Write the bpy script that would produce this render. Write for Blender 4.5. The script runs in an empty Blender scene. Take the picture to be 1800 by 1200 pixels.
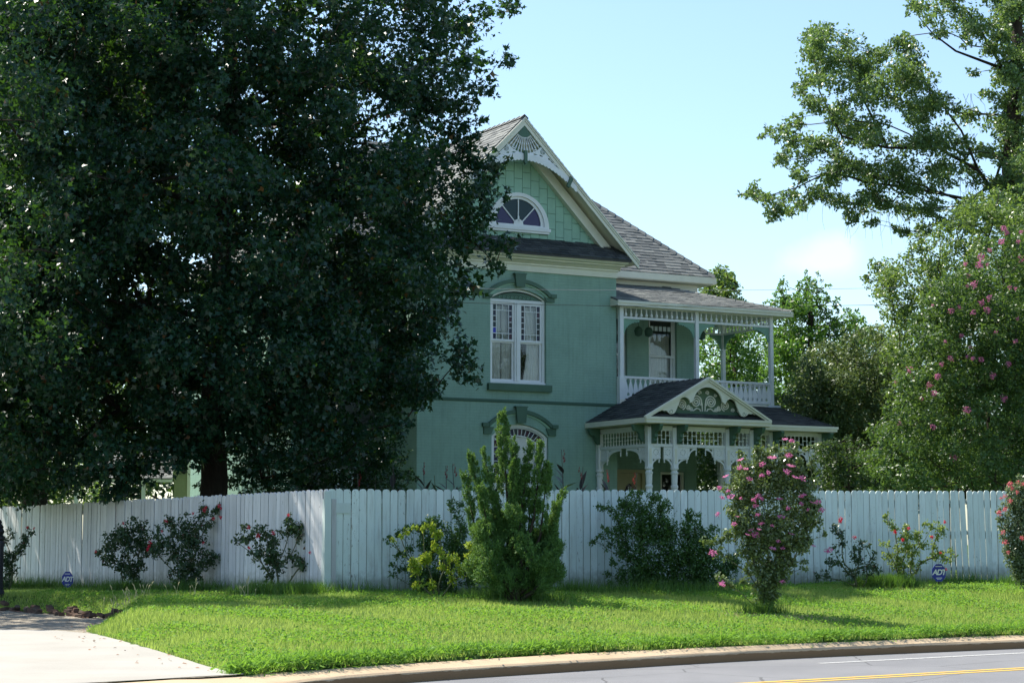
import bpy, bmesh, math, random
import numpy as np
from mathutils import Vector, Matrix
from mathutils.geometry import tessellate_polygon, delaunay_2d_cdt
random.seed(7)
RNG = np.random.default_rng(11)
scene = bpy.context.scene
COL = scene.collection
R = math.radians

# ---------------------------------------------------------------- camera
FPX = 3500.0                     # focal length in pixels of the 1800 px wide photograph
PITCH = math.atan(355 / FPX)
EYE = Vector((0, 0, 1.6))
cd = bpy.data.cameras.new('camera')
cam = bpy.data.objects.new('camera', cd)
COL.objects.link(cam)
cd.sensor_width = 36
cd.lens = FPX / 1800 * 36
cd.clip_start = 0.5
cd.clip_end = 3000
cam.location = EYE
cam.rotation_euler = (R(90) + PITCH, 0, 0)
scene.camera = cam

# ---------------------------------------------------------------- sky and sun
SUN_EL, SUN_AZ = R(54), math.atan2(-0.84, 0.55)      # azimuth measured from +Y towards +X
sun_dir = Vector((math.sin(SUN_AZ) * math.cos(SUN_EL), math.cos(SUN_AZ) * math.cos(SUN_EL), math.sin(SUN_EL)))
world = bpy.data.worlds.new('World')
scene.world = world
world.use_nodes = True
nt = world.node_tree
nt.nodes.clear()
w_out = nt.nodes.new('ShaderNodeOutputWorld')
w_bg = nt.nodes.new('ShaderNodeBackground')
w_sky = nt.nodes.new('ShaderNodeTexSky')
w_sky.sky_type = 'NISHITA'
w_sky.sun_disc = False
w_sky.sun_elevation = SUN_EL
w_sky.sun_rotation = SUN_AZ
w_sky.air_density = 1.0
w_sky.dust_density = 0.8
w_sky.ozone_density = 1.5
w_bg.inputs['Strength'].default_value = 0.108
nt.links.new(w_bg.outputs[0], w_out.inputs[0])
# one small fair-weather cloud, a soft patch of the sky itself
tc = nt.nodes.new('ShaderNodeTexCoord')
def cloud_dir(px, py):
    u = (px - 900) / FPX; v = (600 - py) / FPX
    return Vector((u, math.cos(PITCH) - v * math.sin(PITCH), math.sin(PITCH) + v * math.cos(PITCH))).normalized()
def mth(op, a, b=None, c=None, clamp=False):
    n = nt.nodes.new('ShaderNodeMath'); n.operation = op; n.use_clamp = clamp
    for i, x in enumerate((a, b, c)):
        if x is None: continue
        if isinstance(x, (int, float)): n.inputs[i].default_value = x
        else: nt.links.new(x, n.inputs[i])
    return n.outputs[0]
sepn = nt.nodes.new('ShaderNodeSeparateXYZ'); nt.links.new(tc.outputs['Generated'], sepn.inputs[0])
nz = nt.nodes.new('ShaderNodeTexNoise'); nz.inputs['Scale'].default_value = 42; nz.inputs['Detail'].default_value = 5
nt.links.new(tc.outputs['Generated'], nz.inputs['Vector'])
total = None
for (px, py, rx, rz) in ((1450, 440, .0135, .0085), (1415, 466, .012, .006), (1482, 455, .010, .009)):
    d = cloud_dir(px, py)
    a = mth('DIVIDE', mth('SUBTRACT', sepn.outputs[0], d.x), rx)
    b = mth('DIVIDE', mth('SUBTRACT', sepn.outputs[2], d.z), rz)
    r2 = mth('ADD', mth('MULTIPLY', a, a), mth('MULTIPLY', b, b))
    yy = mth('GREATER_THAN', sepn.outputs[1], 0.3)
    g = mth('MULTIPLY', mth('EXPONENT', mth('MULTIPLY', r2, -0.7)), yy)
    total = g if total is None else mth('ADD', total, g)
msk = mth('SUBTRACT', total, mth('MULTIPLY', nz.outputs[0], 1.7))
msk = mth('MULTIPLY', mth('ADD', msk, 0.42), 0.9, clamp=True)
mixn = nt.nodes.new('ShaderNodeMix'); mixn.data_type = 'RGBA'
nt.links.new(mth('MULTIPLY', msk, 0.26), mixn.inputs['Factor'])
nt.links.new(w_sky.outputs[0], mixn.inputs['A'])
mixn.inputs['B'].default_value = (6.9, 5.9, 6.3, 1)
tint = nt.nodes.new('ShaderNodeMix'); tint.data_type = 'RGBA'; tint.blend_type = 'MULTIPLY'; tint.inputs['Factor'].default_value = 1
tint.inputs['B'].default_value = (.97, 1.03, 1.04, 1)
nt.links.new(mixn.outputs['Result'], tint.inputs['A']); nt.links.new(tint.outputs['Result'], w_bg.inputs[0])

sd = bpy.data.lights.new('sun', 'SUN')
sd.energy = 4.6
sd.angle = R(0.5)
sd.color = (1.0, 0.94, 0.84)
sun = bpy.data.objects.new('sun', sd)
COL.objects.link(sun)
sun.location = (0, 0, 30)
sun.rotation_euler = sun_dir.to_track_quat('Z', 'Y').to_euler()
vs = scene.view_settings
vs.view_transform = 'Standard'; vs.look = 'None'; vs.gamma = 1; vs.use_curve_mapping = False
vs.exposure = 1.08
scene.cycles.max_bounces = 8
scene.cycles.diffuse_bounces = 4
scene.cycles.transmission_bounces = 6
scene.cycles.transparent_max_bounces = 12

# ---------------------------------------------------------------- helpers
def ray(px, py):
    u = (px - 900) / FPX; v = (600 - py) / FPX
    return Vector((u, math.cos(PITCH) - v * math.sin(PITCH), math.sin(PITCH) + v * math.cos(PITCH)))
def PY(px, py, Y):
    r = ray(px, py); return EYE + r * (Y / r.y)
def PZ(px, py, z):
    r = ray(px, py); return EYE + r * ((z - EYE.z) / r.z)
def col3(c): return (c[0], c[1], c[2], 1)

class Mat:
    """small node helper"""
    def __init__(s, name):
        s.m = bpy.data.materials.new(name); s.m.use_nodes = True
        s.t = s.m.node_tree; s.t.nodes.clear()
        s.out = s.t.nodes.new('ShaderNodeOutputMaterial')
    def n(s, typ, **kw):
        nd = s.t.nodes.new(typ)
        for k, v in kw.items(): setattr(nd, k, v)
        return nd
    def l(s, a, b): s.t.links.new(a, b)
    def noise(s, scale, detail=4, rough=.6, vec=None, stretch=None):
        n = s.n('ShaderNodeTexNoise'); n.inputs['Scale'].default_value = scale
        n.inputs['Detail'].default_value = detail; n.inputs['Roughness'].default_value = rough
        tcn = s.n('ShaderNodeTexCoord'); src = tcn.outputs['Object']
        if stretch:
            mp = s.n('ShaderNodeMapping'); mp.inputs['Scale'].default_value = stretch
            s.l(src, mp.inputs[0]); src = mp.outputs[0]
        s.l(src, n.inputs['Vector']); return n.outputs[0]
    def ramp(s, fac, stops):
        r = s.n('ShaderNodeValToRGB'); e = r.color_ramp.elements
        while len(e) > 1: e.remove(e[-1])
        e[0].position = stops[0][0]; e[0].color = col3(stops[0][1])
        for p, c in stops[1:]:
            q = e.new(p); q.color = col3(c)
        s.l(fac, r.inputs[0]); return r.outputs[0]
    def mix(s, fac, a, b, mode='MIX'):
        m = s.n('ShaderNodeMix'); m.data_type = 'RGBA'; m.blend_type = mode
        for key, x in (('Factor', fac), ('A', a), ('B', b)):
            if hasattr(x, 'links'): s.l(x, m.inputs[key])
            elif isinstance(x, (int, float)): m.inputs[key].default_value = x
            else: m.inputs[key].default_value = col3(x)
        return m.outputs['Result']
    def math(s, op, a, b=0.0, clamp=False):
        m = s.n('ShaderNodeMath', operation=op, use_clamp=clamp)
        for i, x in enumerate((a, b)):
            if hasattr(x, 'links'): s.l(x, m.inputs[i])
            else: m.inputs[i].default_value = x
        return m.outputs[0]
    def island(s): return s.n('ShaderNodeNewGeometry').outputs['Random Per Island']
    def objrand(s): return s.n('ShaderNodeObjectInfo').outputs['Random']
    def principled(s, color, rough=.6, spec=.3, bump=None, bump_d=.01, bump_s=.5, metal=0):
        p = s.n('ShaderNodeBsdfPrincipled')
        if hasattr(color, 'links'): s.l(color, p.inputs['Base Color'])
        else: p.inputs['Base Color'].default_value = col3(color)
        if hasattr(rough, 'links'): s.l(rough, p.inputs['Roughness'])
        else: p.inputs['Roughness'].default_value = rough
        p.inputs['Specular IOR Level'].default_value = spec
        p.inputs['Metallic'].default_value = metal
        if bump is not None:
            b = s.n('ShaderNodeBump'); b.inputs['Distance'].default_value = bump_d; b.inputs['Strength'].default_value = bump_s
            s.l(bump, b.inputs['Height']); s.l(b.outputs[0], p.inputs['Normal'])
        return p.outputs[0]
    def done(s, sh): s.l(sh, s.out.inputs['Surface']); return s.m

def m_paint(name, c, rough=.5, wear=None, var=.12, dirt=(.25, .24, .2), dirt_amt=.0):
    M = Mat(name)
    n = M.noise(3.0, 5)
    a = tuple(x * (1 - var) for x in c); b = tuple(min(1, x * (1 + var)) for x in c)
    colr = M.ramp(n, [(.3, a), (.7, b)])
    if dirt_amt:
        n2 = M.noise(14, 6, .7, stretch=(1, 1, .25))
        colr = M.mix(M.math('MULTIPLY', M.math('GREATER_THAN', n2, .60), dirt_amt), colr, dirt)
    return M.done(M.principled(colr, rough, .35, M.noise(40, 4), .003, .3))

def m_brick_paint(name, c):
    M = Mat(name)
    tcn = M.n('ShaderNodeTexCoord'); sep = M.n('ShaderNodeSeparateXYZ'); M.l(tcn.outputs['Object'], sep.inputs[0])
    comb = M.n('ShaderNodeCombineXYZ')
    M.l(M.math('ADD', sep.outputs[0], sep.outputs[1]), comb.inputs[0]); M.l(sep.outputs[2], comb.inputs[1])
    b = M.n('ShaderNodeTexBrick'); M.l(comb.outputs[0], b.inputs['Vector'])
    b.inputs['Scale'].default_value = 1.0; b.inputs['Brick Width'].default_value = .22; b.inputs['Row Height'].default_value = .075
    b.inputs['Mortar Size'].default_value = .007; b.inputs['Mortar Smooth'].default_value = .4
    b.inputs['Color1'].default_value = (1, 1, 1, 1); b.inputs['Color2'].default_value = (.86, .86, .86, 1); b.inputs['Mortar'].default_value = (.2, .2, .2, 1)
    n = M.noise(1.3, 6, .65); n2 = M.noise(9, 5)
    colr = M.ramp(n, [(.3, tuple(x * .86 for x in c)), (.7, tuple(x * 1.1 for x in c))])
    colr = M.mix(.13, colr, b.outputs['Color'], 'MULTIPLY')
    colr = M.mix(M.math('MULTIPLY', M.math('GREATER_THAN', n2, .66), .25), colr, tuple(x * .6 for x in c))
    st = M.noise(5, 6, .7, stretch=(1.6, 1.6, .12))
    colr = M.mix(M.math('MULTIPLY', M.math('SUBTRACT', st, .48, True), 1.6, True), colr, tuple(x * .55 for x in c))
    st2 = M.noise(.8, 7, .7); colr = M.mix(M.math('MULTIPLY', M.math('SUBTRACT', st2, .52, True), 2.2, True), colr, tuple(min(1, x * 1.22) for x in c))
    h = M.math('ADD', b.outputs['Color'], M.math('MULTIPLY', M.noise(25, 4), .5))
    return M.done(M.principled(colr, .55, .3, h, .006, .6))

def m_leaf(name, dark, light, trans, rough=.42, tmix=.3, spec=.45, odd=None):
    M = Mat(name)
    rnd = M.island()
    stops = [(0, dark), (.75, light)]
    if odd: stops += [(.988, light), (.992, odd)]
    big = M.noise(.55, 3)
    colr = M.ramp(rnd, stops)
    colr = M.mix(M.math('MULTIPLY', M.math('SUBTRACT', big, .35, True), 1.2, True), colr, light, 'MIX') if not odd else colr
    p = M.principled(colr, rough, spec)
    t = M.n('ShaderNodeBsdfTranslucent'); t.inputs[0].default_value = col3(trans)
    mx = M.n('ShaderNodeMixShader'); mx.inputs[0].default_value = tmix
    M.l(p, mx.inputs[1]); M.l(t.outputs[0], mx.inputs[2])
    return M.done(mx.outputs[0])

class MB:
    def __init__(s): s.v = []; s.f = []
    def add(s, vs, fs):
        o = len(s.v); s.v += [tuple(v) for v in vs]; s.f += [tuple(i + o for i in f) for f in fs]; return s
    def box(s, x0, x1, y0, y1, z0, z1):
        vs = [(x, y, z) for z in (z0, z1) for y in (y0, y1) for x in (x0, x1)]
        return s.add(vs, [(0, 2, 3, 1), (4, 5, 7, 6), (0, 1, 5, 4), (2, 6, 7, 3), (0, 4, 6, 2), (1, 3, 7, 5)])
    def bar(s, a, b, w, h):            # rectangular bar from a to b
        a = Vector(a); b = Vector(b); d = (b - a).normalized()
        up = Vector((0, 0, 1)) if abs(d.z) < .95 else Vector((0, 1, 0))
        sx = d.cross(up).normalized() * w / 2; sz = sx.cross(d).normalized() * h / 2
        vs = [p + i * sx + j * sz for p in (a, b) for i, j in ((-1, -1), (1, -1), (1, 1), (-1, 1))]
        return s.add(vs, [(0, 1, 2, 3), (7, 6, 5, 4), (0, 4, 5, 1), (1, 5, 6, 2), (2, 6, 7, 3), (3, 7, 4, 0)])
    def prism(s, outer, holes=(), w0=0, w1=.1, plane='xz'):
        loops = [outer] + list(holes)
        def P(p, w):
            if plane == 'xz': return (p[0], w, p[1])
            if plane == 'yz': return (w, p[0], p[1])
            return (p[0], p[1], w)
        tri = tessellate_polygon([[Vector((p[0], p[1], 0)) for p in lp] for lp in loops])
        flat = [p for lp in loops for p in lp]; n = len(flat)
        vs = [P(p, w0) for p in flat] + [P(p, w1) for p in flat]
        fs = [tuple(t) for t in tri] + [tuple(i + n for i in reversed(t)) for t in tri]
        k = 0
        for lp in loops:
            m = len(lp)
            for i in range(m):
                j = (i + 1) % m; fs.append((k + i, k + j, k + j + n, k + i + n))
            k += m
        return s.add(vs, fs)
    def slab(s, pts, t):               # thick 3D polygon, thickness downwards
        n = len(pts); top = [tuple(p) for p in pts]; bot = [(p[0], p[1], p[2] - t) for p in pts]
        return s.add(top + bot, [tuple(range(n)), tuple(range(2 * n - 1, n - 1, -1))] + [(i, (i + 1) % n, (i + 1) % n + n, i + n) for i in range(n)])
    def lathe(s, prof, n=10, c=(0, 0, 0)):
        vs = []
        for r, z in prof:
            for k in range(n):
                a = 2 * math.pi * k / n; vs.append((c[0] + r * math.cos(a), c[1] + r * math.sin(a), c[2] + z))
        fs = []
        for i in range(len(prof) - 1):
            for k in range(n):
                k2 = (k + 1) % n; fs.append((i * n + k, i * n + k2, (i + 1) * n + k2, (i + 1) * n + k))
        fs.append(tuple(range(n - 1, -1, -1))); fs.append(tuple((len(prof) - 1) * n + k for k in range(n)))
        return s.add(vs, fs)
    def tube(s, pts, rad, n=6):
        pts = [Vector(p) for p in pts]; m = len(pts)
        if not isinstance(rad, (list, tuple)): rad = [rad] * m
        vs = []; prev = None
        for i, p in enumerate(pts):
            d = (pts[min(i + 1, m - 1)] - pts[max(i - 1, 0)])
            d = d.normalized() if d.length > 1e-9 else Vector((0, 0, 1))
            if prev is None:
                a = Vector((0, 0, 1)) if abs(d.z) < .9 else Vector((1, 0, 0)); a = d.cross(a).normalized()
            else:
                a = prev - d * prev.dot(d); a = a.normalized() if a.length > 1e-6 else d.orthogonal().normalized()
            prev = a; b = d.cross(a)
            for k in range(n):
                t = 2 * math.pi * k / n; vs.append(p + (a * math.cos(t) + b * math.sin(t)) * rad[i])
        fs = [(i * n + k, i * n + (k + 1) % n, (i + 1) * n + (k + 1) % n, (i + 1) * n + k) for i in range(m - 1) for k in range(n)]
        fs += [tuple(range(n - 1, -1, -1)), tuple((m - 1) * n + k for k in range(n))]
        return s.add(vs, fs)
    def mesh(s, name, mat, smooth=False):
        me = bpy.data.meshes.new(name); me.from_pydata(s.v, [], s.f); me.validate(); me.update()
        if mat: me.materials.append(mat)
        if smooth: me.polygons.foreach_set('use_smooth', [True] * len(me.polygons))
        return me

def tag(o, label=None, cat=None, group=None, kind=None):
    if label: o['label'] = label
    if cat: o['category'] = cat
    if group: o['group'] = group
    if kind: o['kind'] = kind
    return o
def obj(name, mb, mat=None, parent=None, smooth=False, loc=None, rot=None, kind=None, label=None):
    me = mb.mesh(name, mat, smooth) if isinstance(mb, MB) else mb
    o = bpy.data.objects.new(name, me); COL.objects.link(o)
    if parent: o.parent = parent
    if loc is not None: o.location = loc
    if rot is not None: o.rotation_euler = rot
    if kind: o['kind'] = kind
    if label: o['label'] = label
    return o
def empty(name, loc=(0, 0, 0), rz=0, label=None, cat=None, group=None):
    o = bpy.data.objects.new(name, None); COL.objects.link(o); o.location = loc; o.rotation_euler = (0, 0, rz)
    o.empty_display_size = .2
    return tag(o, label, cat, group)

def fast_mesh(name, verts, loops_per, mat):
    """verts (N*K,3), every K consecutive verts form one polygon of loops_per verts"""
    me = bpy.data.meshes.new(name)
    nv = len(verts); npoly = nv // loops_per
    me.vertices.add(nv); me.vertices.foreach_set('co', np.ascontiguousarray(verts, dtype=np.float32).ravel())
    me.loops.add(nv); me.loops.foreach_set('vertex_index', np.arange(nv, dtype=np.int32))
    me.polygons.add(npoly)
    me.polygons.foreach_set('loop_start', np.arange(0, nv, loops_per, dtype=np.int32))
    me.update(calc_edges=True)
    me.materials.append(mat)
    return me
def nrm(a): return a / np.maximum(np.linalg.norm(a, axis=1, keepdims=True), 1e-9)
LEAF = {
    'oak': np.array([(0, 0, 0), (.42, .46, .04), (.6, .13, 0), (1.2, 0, -.1), (.6, -.13, 0), (.42, -.46, .04)]),
    'oval': np.array([(0, 0, 0), (.35, .26, .07), (.75, .2, .04), (1, 0, -.06), (.75, -.2, .04), (.35, -.26, .07)]),
    'rhomb': np.array([(0, 0, 0), (.45, .27, .06), (1, 0, -.06), (.45, -.27, .06)]),
    'needle': np.array([(0, -.2, 0), (.4, .3, .02), (1, 0, 0)]),
    'blade': np.array([(0, -.06, 0), (0, .06, 0), (1, 0, 0)]),
}
def leaf_verts(pos, size, tmpl, up=.5, outward=None, out_k=.0, axis=None, axis_k=0., rng=RNG):
    N = len(pos); T = LEAF[tmpl]
    nr = nrm(rng.normal(size=(N, 3))) + np.array([0, 0, up])
    if outward is not None: nr = nr + outward * out_k
    nr = nrm(nr)
    tx = rng.normal(size=(N, 3))
    if axis is not None: tx = nrm(tx) + axis * axis_k
    tx = nrm(tx - nr * np.sum(tx * nr, axis=1, keepdims=True)); ty = np.cross(nr, tx)
    s = (np.ones(N) * size if np.isscalar(size) else size)[:, None, None]
    v = pos[:, None, :] + s * (T[None, :, 0:1] * tx[:, None, :] + T[None, :, 1:2] * ty[:, None, :] + T[None, :, 2:3] * nr[:, None, :])
    return v.reshape(-1, 3)

def clump_points(centers, radii, counts, rng=RNG, sub=7, flat=.75):
    """leaf positions grouped on small twigs inside each clump; returns pos, outward direction"""
    P, O = [], []
    for c, r, n in zip(centers, radii, counts):
        n = int(n)
        if n < 1: continue
        k = max(3, n // sub)
        d = nrm(rng.normal(size=(k, 3))); rr = (rng.random(k) ** .45)[:, None]
        tw = d * rr * r; tw[:, 2] *= flat
        idx = rng.integers(0, k, n)
        p = tw[idx] + rng.normal(size=(n, 3)) * r * .13
        P.append(p + np.array(c)); O.append(nrm(p))
    return np.concatenate(P), np.concatenate(O)

def limb_path(a, b, n=6, wob=.08, sag=.0):
    a = Vector(a); b = Vector(b); L = (b - a).length; out = []
    ph = [random.uniform(-1, 1) for _ in range(3)]
    for i in range(n + 1):
        t = i / n; p = a.lerp(b, t); w = math.sin(math.pi * t) * wob * L
        out.append(p + Vector((ph[0] * w, ph[1] * w, ph[2] * w * .6 + sag * L * math.sin(math.pi * t))))
    return out

# ---------------------------------------------------------------- materials
GREEN = (.275, .43, .345)
M_BRICK = m_brick_paint('painted_brick', GREEN)
M_TRIM = m_paint('cream_paint', (.80, .78, .66), .5, var=.05)
M_WHITE = m_paint('white_paint', (.82, .83, .82), .45, var=.05)
M_PANEL = m_paint('panel_green_paint', (.30, .50, .375), .5, var=.08)
M_DGREEN = m_paint('dark_green_paint', (.075, .15, .10), .45, var=.1)
M_BACKGREEN = m_paint('groove_green_paint', (.07, .14, .10), .7, var=.1)
M_CEIL = m_paint('porch_ceiling_paint', (.55, .52, .38), .6, var=.05)
M_OLIVE = m_paint('tympanum_paint', (.13, .20, .12), .6, var=.12)
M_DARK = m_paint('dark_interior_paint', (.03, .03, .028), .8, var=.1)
M_DOOR = m_paint('cream_door_paint', (.5, .45, .28), .5, var=.06)
M_CURT = m_paint('curtain_cloth', (.80, .82, .74), .9, var=.1)
M_BLIND = m_paint('pale_blind_cloth', (.76, .84, .88), .6, var=.03)

def m_shingle(name, k):
    M = Mat(name)
    c = M.ramp(M.island(), [(0, tuple(k * x for x in (.115, .124, .124))), (.5, tuple(k * x for x in (.17, .18, .175))), (1, tuple(k * x for x in (.235, .245, .232)))])
    c = M.mix(.5, c, M.ramp(M.noise(60, 3), [(.3, (.7, .7, .7)), (.7, (1.25, 1.25, 1.25))]), 'MULTIPLY')
    return M.done(M.principled(c, .85, .15, M.noise(120, 2), .003, .5))
M_SHINGLE = m_shingle('asphalt_shingle', 1.0); M_SHINGLE_SHADE = m_shingle('shaded_asphalt_shingle', .42)  # second one is the same shingle with the low roofs' shade in its colour
M_ROOFDECK = m_paint('roof_underlay', (.07, .07, .07), .9)

def m_glass(name, tint=(1, 1, 1), see=.75):
    M = Mat(name)
    tr = M.n('ShaderNodeBsdfTransparent'); tr.inputs[0].default_value = (tint[0] * see, tint[1] * see, tint[2] * see, 1)
    g = M.n('ShaderNodeBsdfGlossy'); g.inputs['Roughness'].default_value = .03; g.inputs[0].default_value = (.9, .95, 1, 1)
    b = M.n('ShaderNodeBump'); b.inputs['Distance'].default_value = .01; b.inputs['Strength'].default_value = .12
    M.l(M.noise(2.5, 2), b.inputs['Height']); M.l(b.outputs[0], g.inputs['Normal'])
    f = M.n('ShaderNodeFresnel'); f.inputs[0].default_value = 1.42
    mx = M.n('ShaderNodeMixShader'); M.l(f.outputs[0], mx.inputs[0]); M.l(tr.outputs[0], mx.inputs[1]); M.l(g.outputs[0], mx.inputs[2])
    return M.done(mx.outputs[0])
M_GLASS = m_glass('window_glass', see=.86)
def m_stain(name, c):
    M = Mat(name); return M.done(M.principled(c, .15, .25))
STAIN = [m_stain('stained_%s' % n, c) for n, c in (('navy', (.012, .016, .05)), ('plum', (.05, .012, .035)), ('teal', (.012, .035, .04)), ('smoke', (.02, .02, .025)), ('violet', (.045, .035, .11)))]
M_BLUE = m_stain('stained_cobalt', (.03, .04, .45)); M_AMBER = m_stain('stained_amber', (.25, .2, .06)); M_VIOLET = STAIN[4]

def m_fence(name, c1, c2):
    M = Mat(name)
    r = M.objrand()
    tcn = M.n('ShaderNodeTexCoord'); off = M.n('ShaderNodeCombineXYZ'); M.l(M.math('MULTIPLY', r, 97.0), off.inputs[0]); M.l(M.math('MULTIPLY', r, 41.0), off.inputs[2])
    va = M.n('ShaderNodeVectorMath', operation='ADD'); M.l(tcn.outputs['Object'], va.inputs[0]); M.l(off.outputs[0], va.inputs[1])
    def nz_(scale, det, rough, st):
        mp = M.n('ShaderNodeMapping'); mp.inputs['Scale'].default_value = st; M.l(va.outputs[0], mp.inputs[0])
        n = M.n('ShaderNodeTexNoise'); n.inputs['Scale'].default_value = scale; n.inputs['Detail'].default_value = det; n.inputs['Roughness'].default_value = rough; M.l(mp.outputs[0], n.inputs['Vector']); return n.outputs[0]
    base = M.mix(M.math('FRACT', M.math('MULTIPLY', r, 7.3)), c1, c2)
    n = nz_(5, 8, .7, (2.2, 2.2, .3))
    base = M.mix(M.math('MULTIPLY', M.math('SUBTRACT', n, .50, True), 2.6, True), base, (.36, .36, .32))
    n2 = nz_(16, 6, .75, (1.5, 1, .45))
    thr = M.math('ADD', .615, M.math('MULTIPLY', M.math('FRACT', M.math('MULTIPLY', r, 13.7)), .09))
    chip = M.math('GREATER_THAN', n2, thr)
    base = M.mix(M.math('MULTIPLY', chip, .8), base, (.13, .12, .09))
    sp = M.n('ShaderNodeSeparateXYZ'); M.l(tcn.outputs['Object'], sp.inputs[0])
    # dark gap lines painted on the board edges, splash dirt from the soil
    ed = M.math('GREATER_THAN', M.math('ADD', M.math('ABSOLUTE', sp.outputs[0]), M.math('MULTIPLY', nz_(12, 4, .6, (1, 1, .6)), .012)), .0705)
    base = M.mix(M.math('MULTIPLY', ed, .35), base, (.12, .12, .10))
    g = M.math('ADD', M.math('MULTIPLY', sp.outputs[2], -3.4), M.math('ADD', .62, M.math('MULTIPLY', nz_(7, 5, .7, (1, 1, 1)), 1.5)))
    base = M.mix(M.math('MULTIPLY', M.math('MULTIPLY', g, 1, True), .75), base, (.12, .13, .075))
    return M.done(M.principled(base, .6, .25, n2, .003, .5))
M_FENCE = m_fence('fence_sky_tinted_white', (.56, .65, .62), (.68, .77, .74))  # same white paint, with the cyan cast of the sky mixed into it
M_FENCE_L = m_fence('fence_plain_white', (.58, .58, .585), (.74, .74, .74))

M_BARK = Mat('bark'); _b = M_BARK.noise(6, 8, .7, stretch=(1, 1, .2))
M_BARK = M_BARK.done(M_BARK.principled(M_BARK.ramp(_b, [(.3, (.022, .018, .014)), (.7, (.07, .057, .045))]), .9, .1, _b, .05, .8))
M_CANE = m_paint('green_cane', (.10, .11, .05), .7)

# ---------------------------------------------------------------- ground
FA = np.array([-3.2, 34.6]); FB = np.array([9.8, 40.3]); FC = np.array([-11.8, 46.0])
zA, zB, zC = .71, .83, .61
_m = np.linalg.solve(np.array([[1, *FA], [1, *FB], [1, *FC]]), np.array([zA, zB, zC]))
def xy(v): return np.array([v.x, v.y])
_e1 = (xy(PZ(1800, 1114, .2)) - xy(PZ(1300, 1134, .2))); _e1 /= np.linalg.norm(_e1)
KB = [np.array([-6.5, 15.0]), np.array([-4.4, 20.2]), xy(PZ(430, 1185, .2)), xy(PZ(650, 1169, .2)), xy(PZ(900, 1152, .2)), xy(PZ(1300, 1134, .2)), xy(PZ(1800, 1114, .2))]
KB += [KB[-1] + _e1 * 12, KB[-1] + _e1 * 60]
_e2 = (xy(PZ(1800, 1139, 0)) - xy(PZ(1300, 1160, 0))); _e2 /= np.linalg.norm(_e2)
KF = [np.array([-5.6, 14.2]), np.array([-3.3, 18.9]), xy(PZ(560, 1207, 0)), xy(PZ(700, 1199, 0)), xy(PZ(900, 1187, 0)), xy(PZ(1300, 1160, 0)), xy(PZ(1800, 1139, 0))]
KF += [KF[-1] + _e2 * 12, KF[-1] + _e2 * 60]
def seg_dist(p, poly, closed=False):
    d = np.full(len(p), 1e9); n = len(poly)
    for i in range(n if closed else n - 1):
        a = np.asarray(poly[i], float); b = np.asarray(poly[(i + 1) % n], float); ab = b - a
        t = np.clip(((p - a) @ ab) / (ab @ ab + 1e-12), 0, 1)
        d = np.minimum(d, np.linalg.norm(p - a - t[:, None] * ab, axis=1))
    return d
def inside(p, poly):
    c = np.zeros(len(p), bool); n = len(poly)
    for i in range(n):
        x1, y1 = poly[i]; x2, y2 = poly[(i + 1) % n]
        if y1 == y2: continue
        hit = ((y1 > p[:, 1]) != (y2 > p[:, 1])) & (p[:, 0] < (x2 - x1) * (p[:, 1] - y1) / (y2 - y1) + x1)
        c ^= hit
    return c
def smooth(t): t = np.clip(t, 0, 1); return t * t * (3 - 2 * t)
DFAR = [xy(PZ(205, 1092, .36)), xy(PZ(185, 1082, .37)), xy(PZ(100, 1076, .38)), xy(PZ(0, 1070, .38)), xy(PZ(-300, 1068, .38)), np.array([-40., 42.])]
DNEAR = [np.array([-40., 8.]), np.array([-9.5, 8.]), np.array([-6.5, 15.0]), np.array([-4.4, 20.2]), xy(PZ(430, 1185, .2)), xy(PZ(365, 1170, .22)), xy(PZ(300, 1150, .24)), xy(PZ(235, 1130, .27)), xy(PZ(170, 1110, .32)), xy(PZ(152, 1104, .33))]
DRIVE = DFAR + DNEAR
CONC = [xy(PZ(170, 1110, .32)), xy(PZ(100, 1105, .32)), xy(PZ(0, 1102, .33)), xy(PZ(-300, 1101, .33)), np.array([-40., 33.])] + DNEAR[:-1][0:8]
_far = [np.array([-14.4, 49.5]), FC, FA, FB, FB + (FB - FA) * 4]
BEHIND = [FC + (FC - FA) * 6, FA, FB + (FB - FA) * 40, np.array([600., 900.]), np.array([-600., 900.])]
ROADSIDE = KF + [np.array([200., -60.]), np.array([-30., -60.])]
def height(P):
    P = np.asarray(P, float)
    dk = seg_dist(P, KB); df = seg_dist(P, _far)
    hf = np.clip(_m[0] + _m[1] * P[:, 0] + _m[2] * P[:, 1], .5, .95)
    hl = .2 + (hf - .2) * smooth(.08 + .92 * dk / (dk + df + 1e-6)) ** .85
    dd = seg_dist(P, DRIVE, True); ind = inside(P, DRIVE)
    hd = np.clip(.2 + .011 * (P[:, 1] - 22), .2, .4)
    h = np.where(ind, hd, hd + (hl - hd) * smooth(dd / .7))
    beh = inside(P, BEHIND)
    dfe = seg_dist(P, [BEHIND[0], BEHIND[1], BEHIND[2]])
    h = np.where(beh, hf + (1.0 - hf) * smooth(dfe / 7), h)
    rs = inside(P, ROADSIDE)
    h = np.where(rs, -.03, h)
    kz = (~rs) & (~ind) & inside(P, KF + KB[::-1])
    h = np.where(kz, -.03, h)
    h += np.where(beh | rs | ind | kz, 0, .018 * np.sin(P[:, 0] * 2.1) * np.sin(P[:, 1] * 1.7))
    return h
def gz(x, y): return float(height(np.array([[x, y]]))[0])

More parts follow.
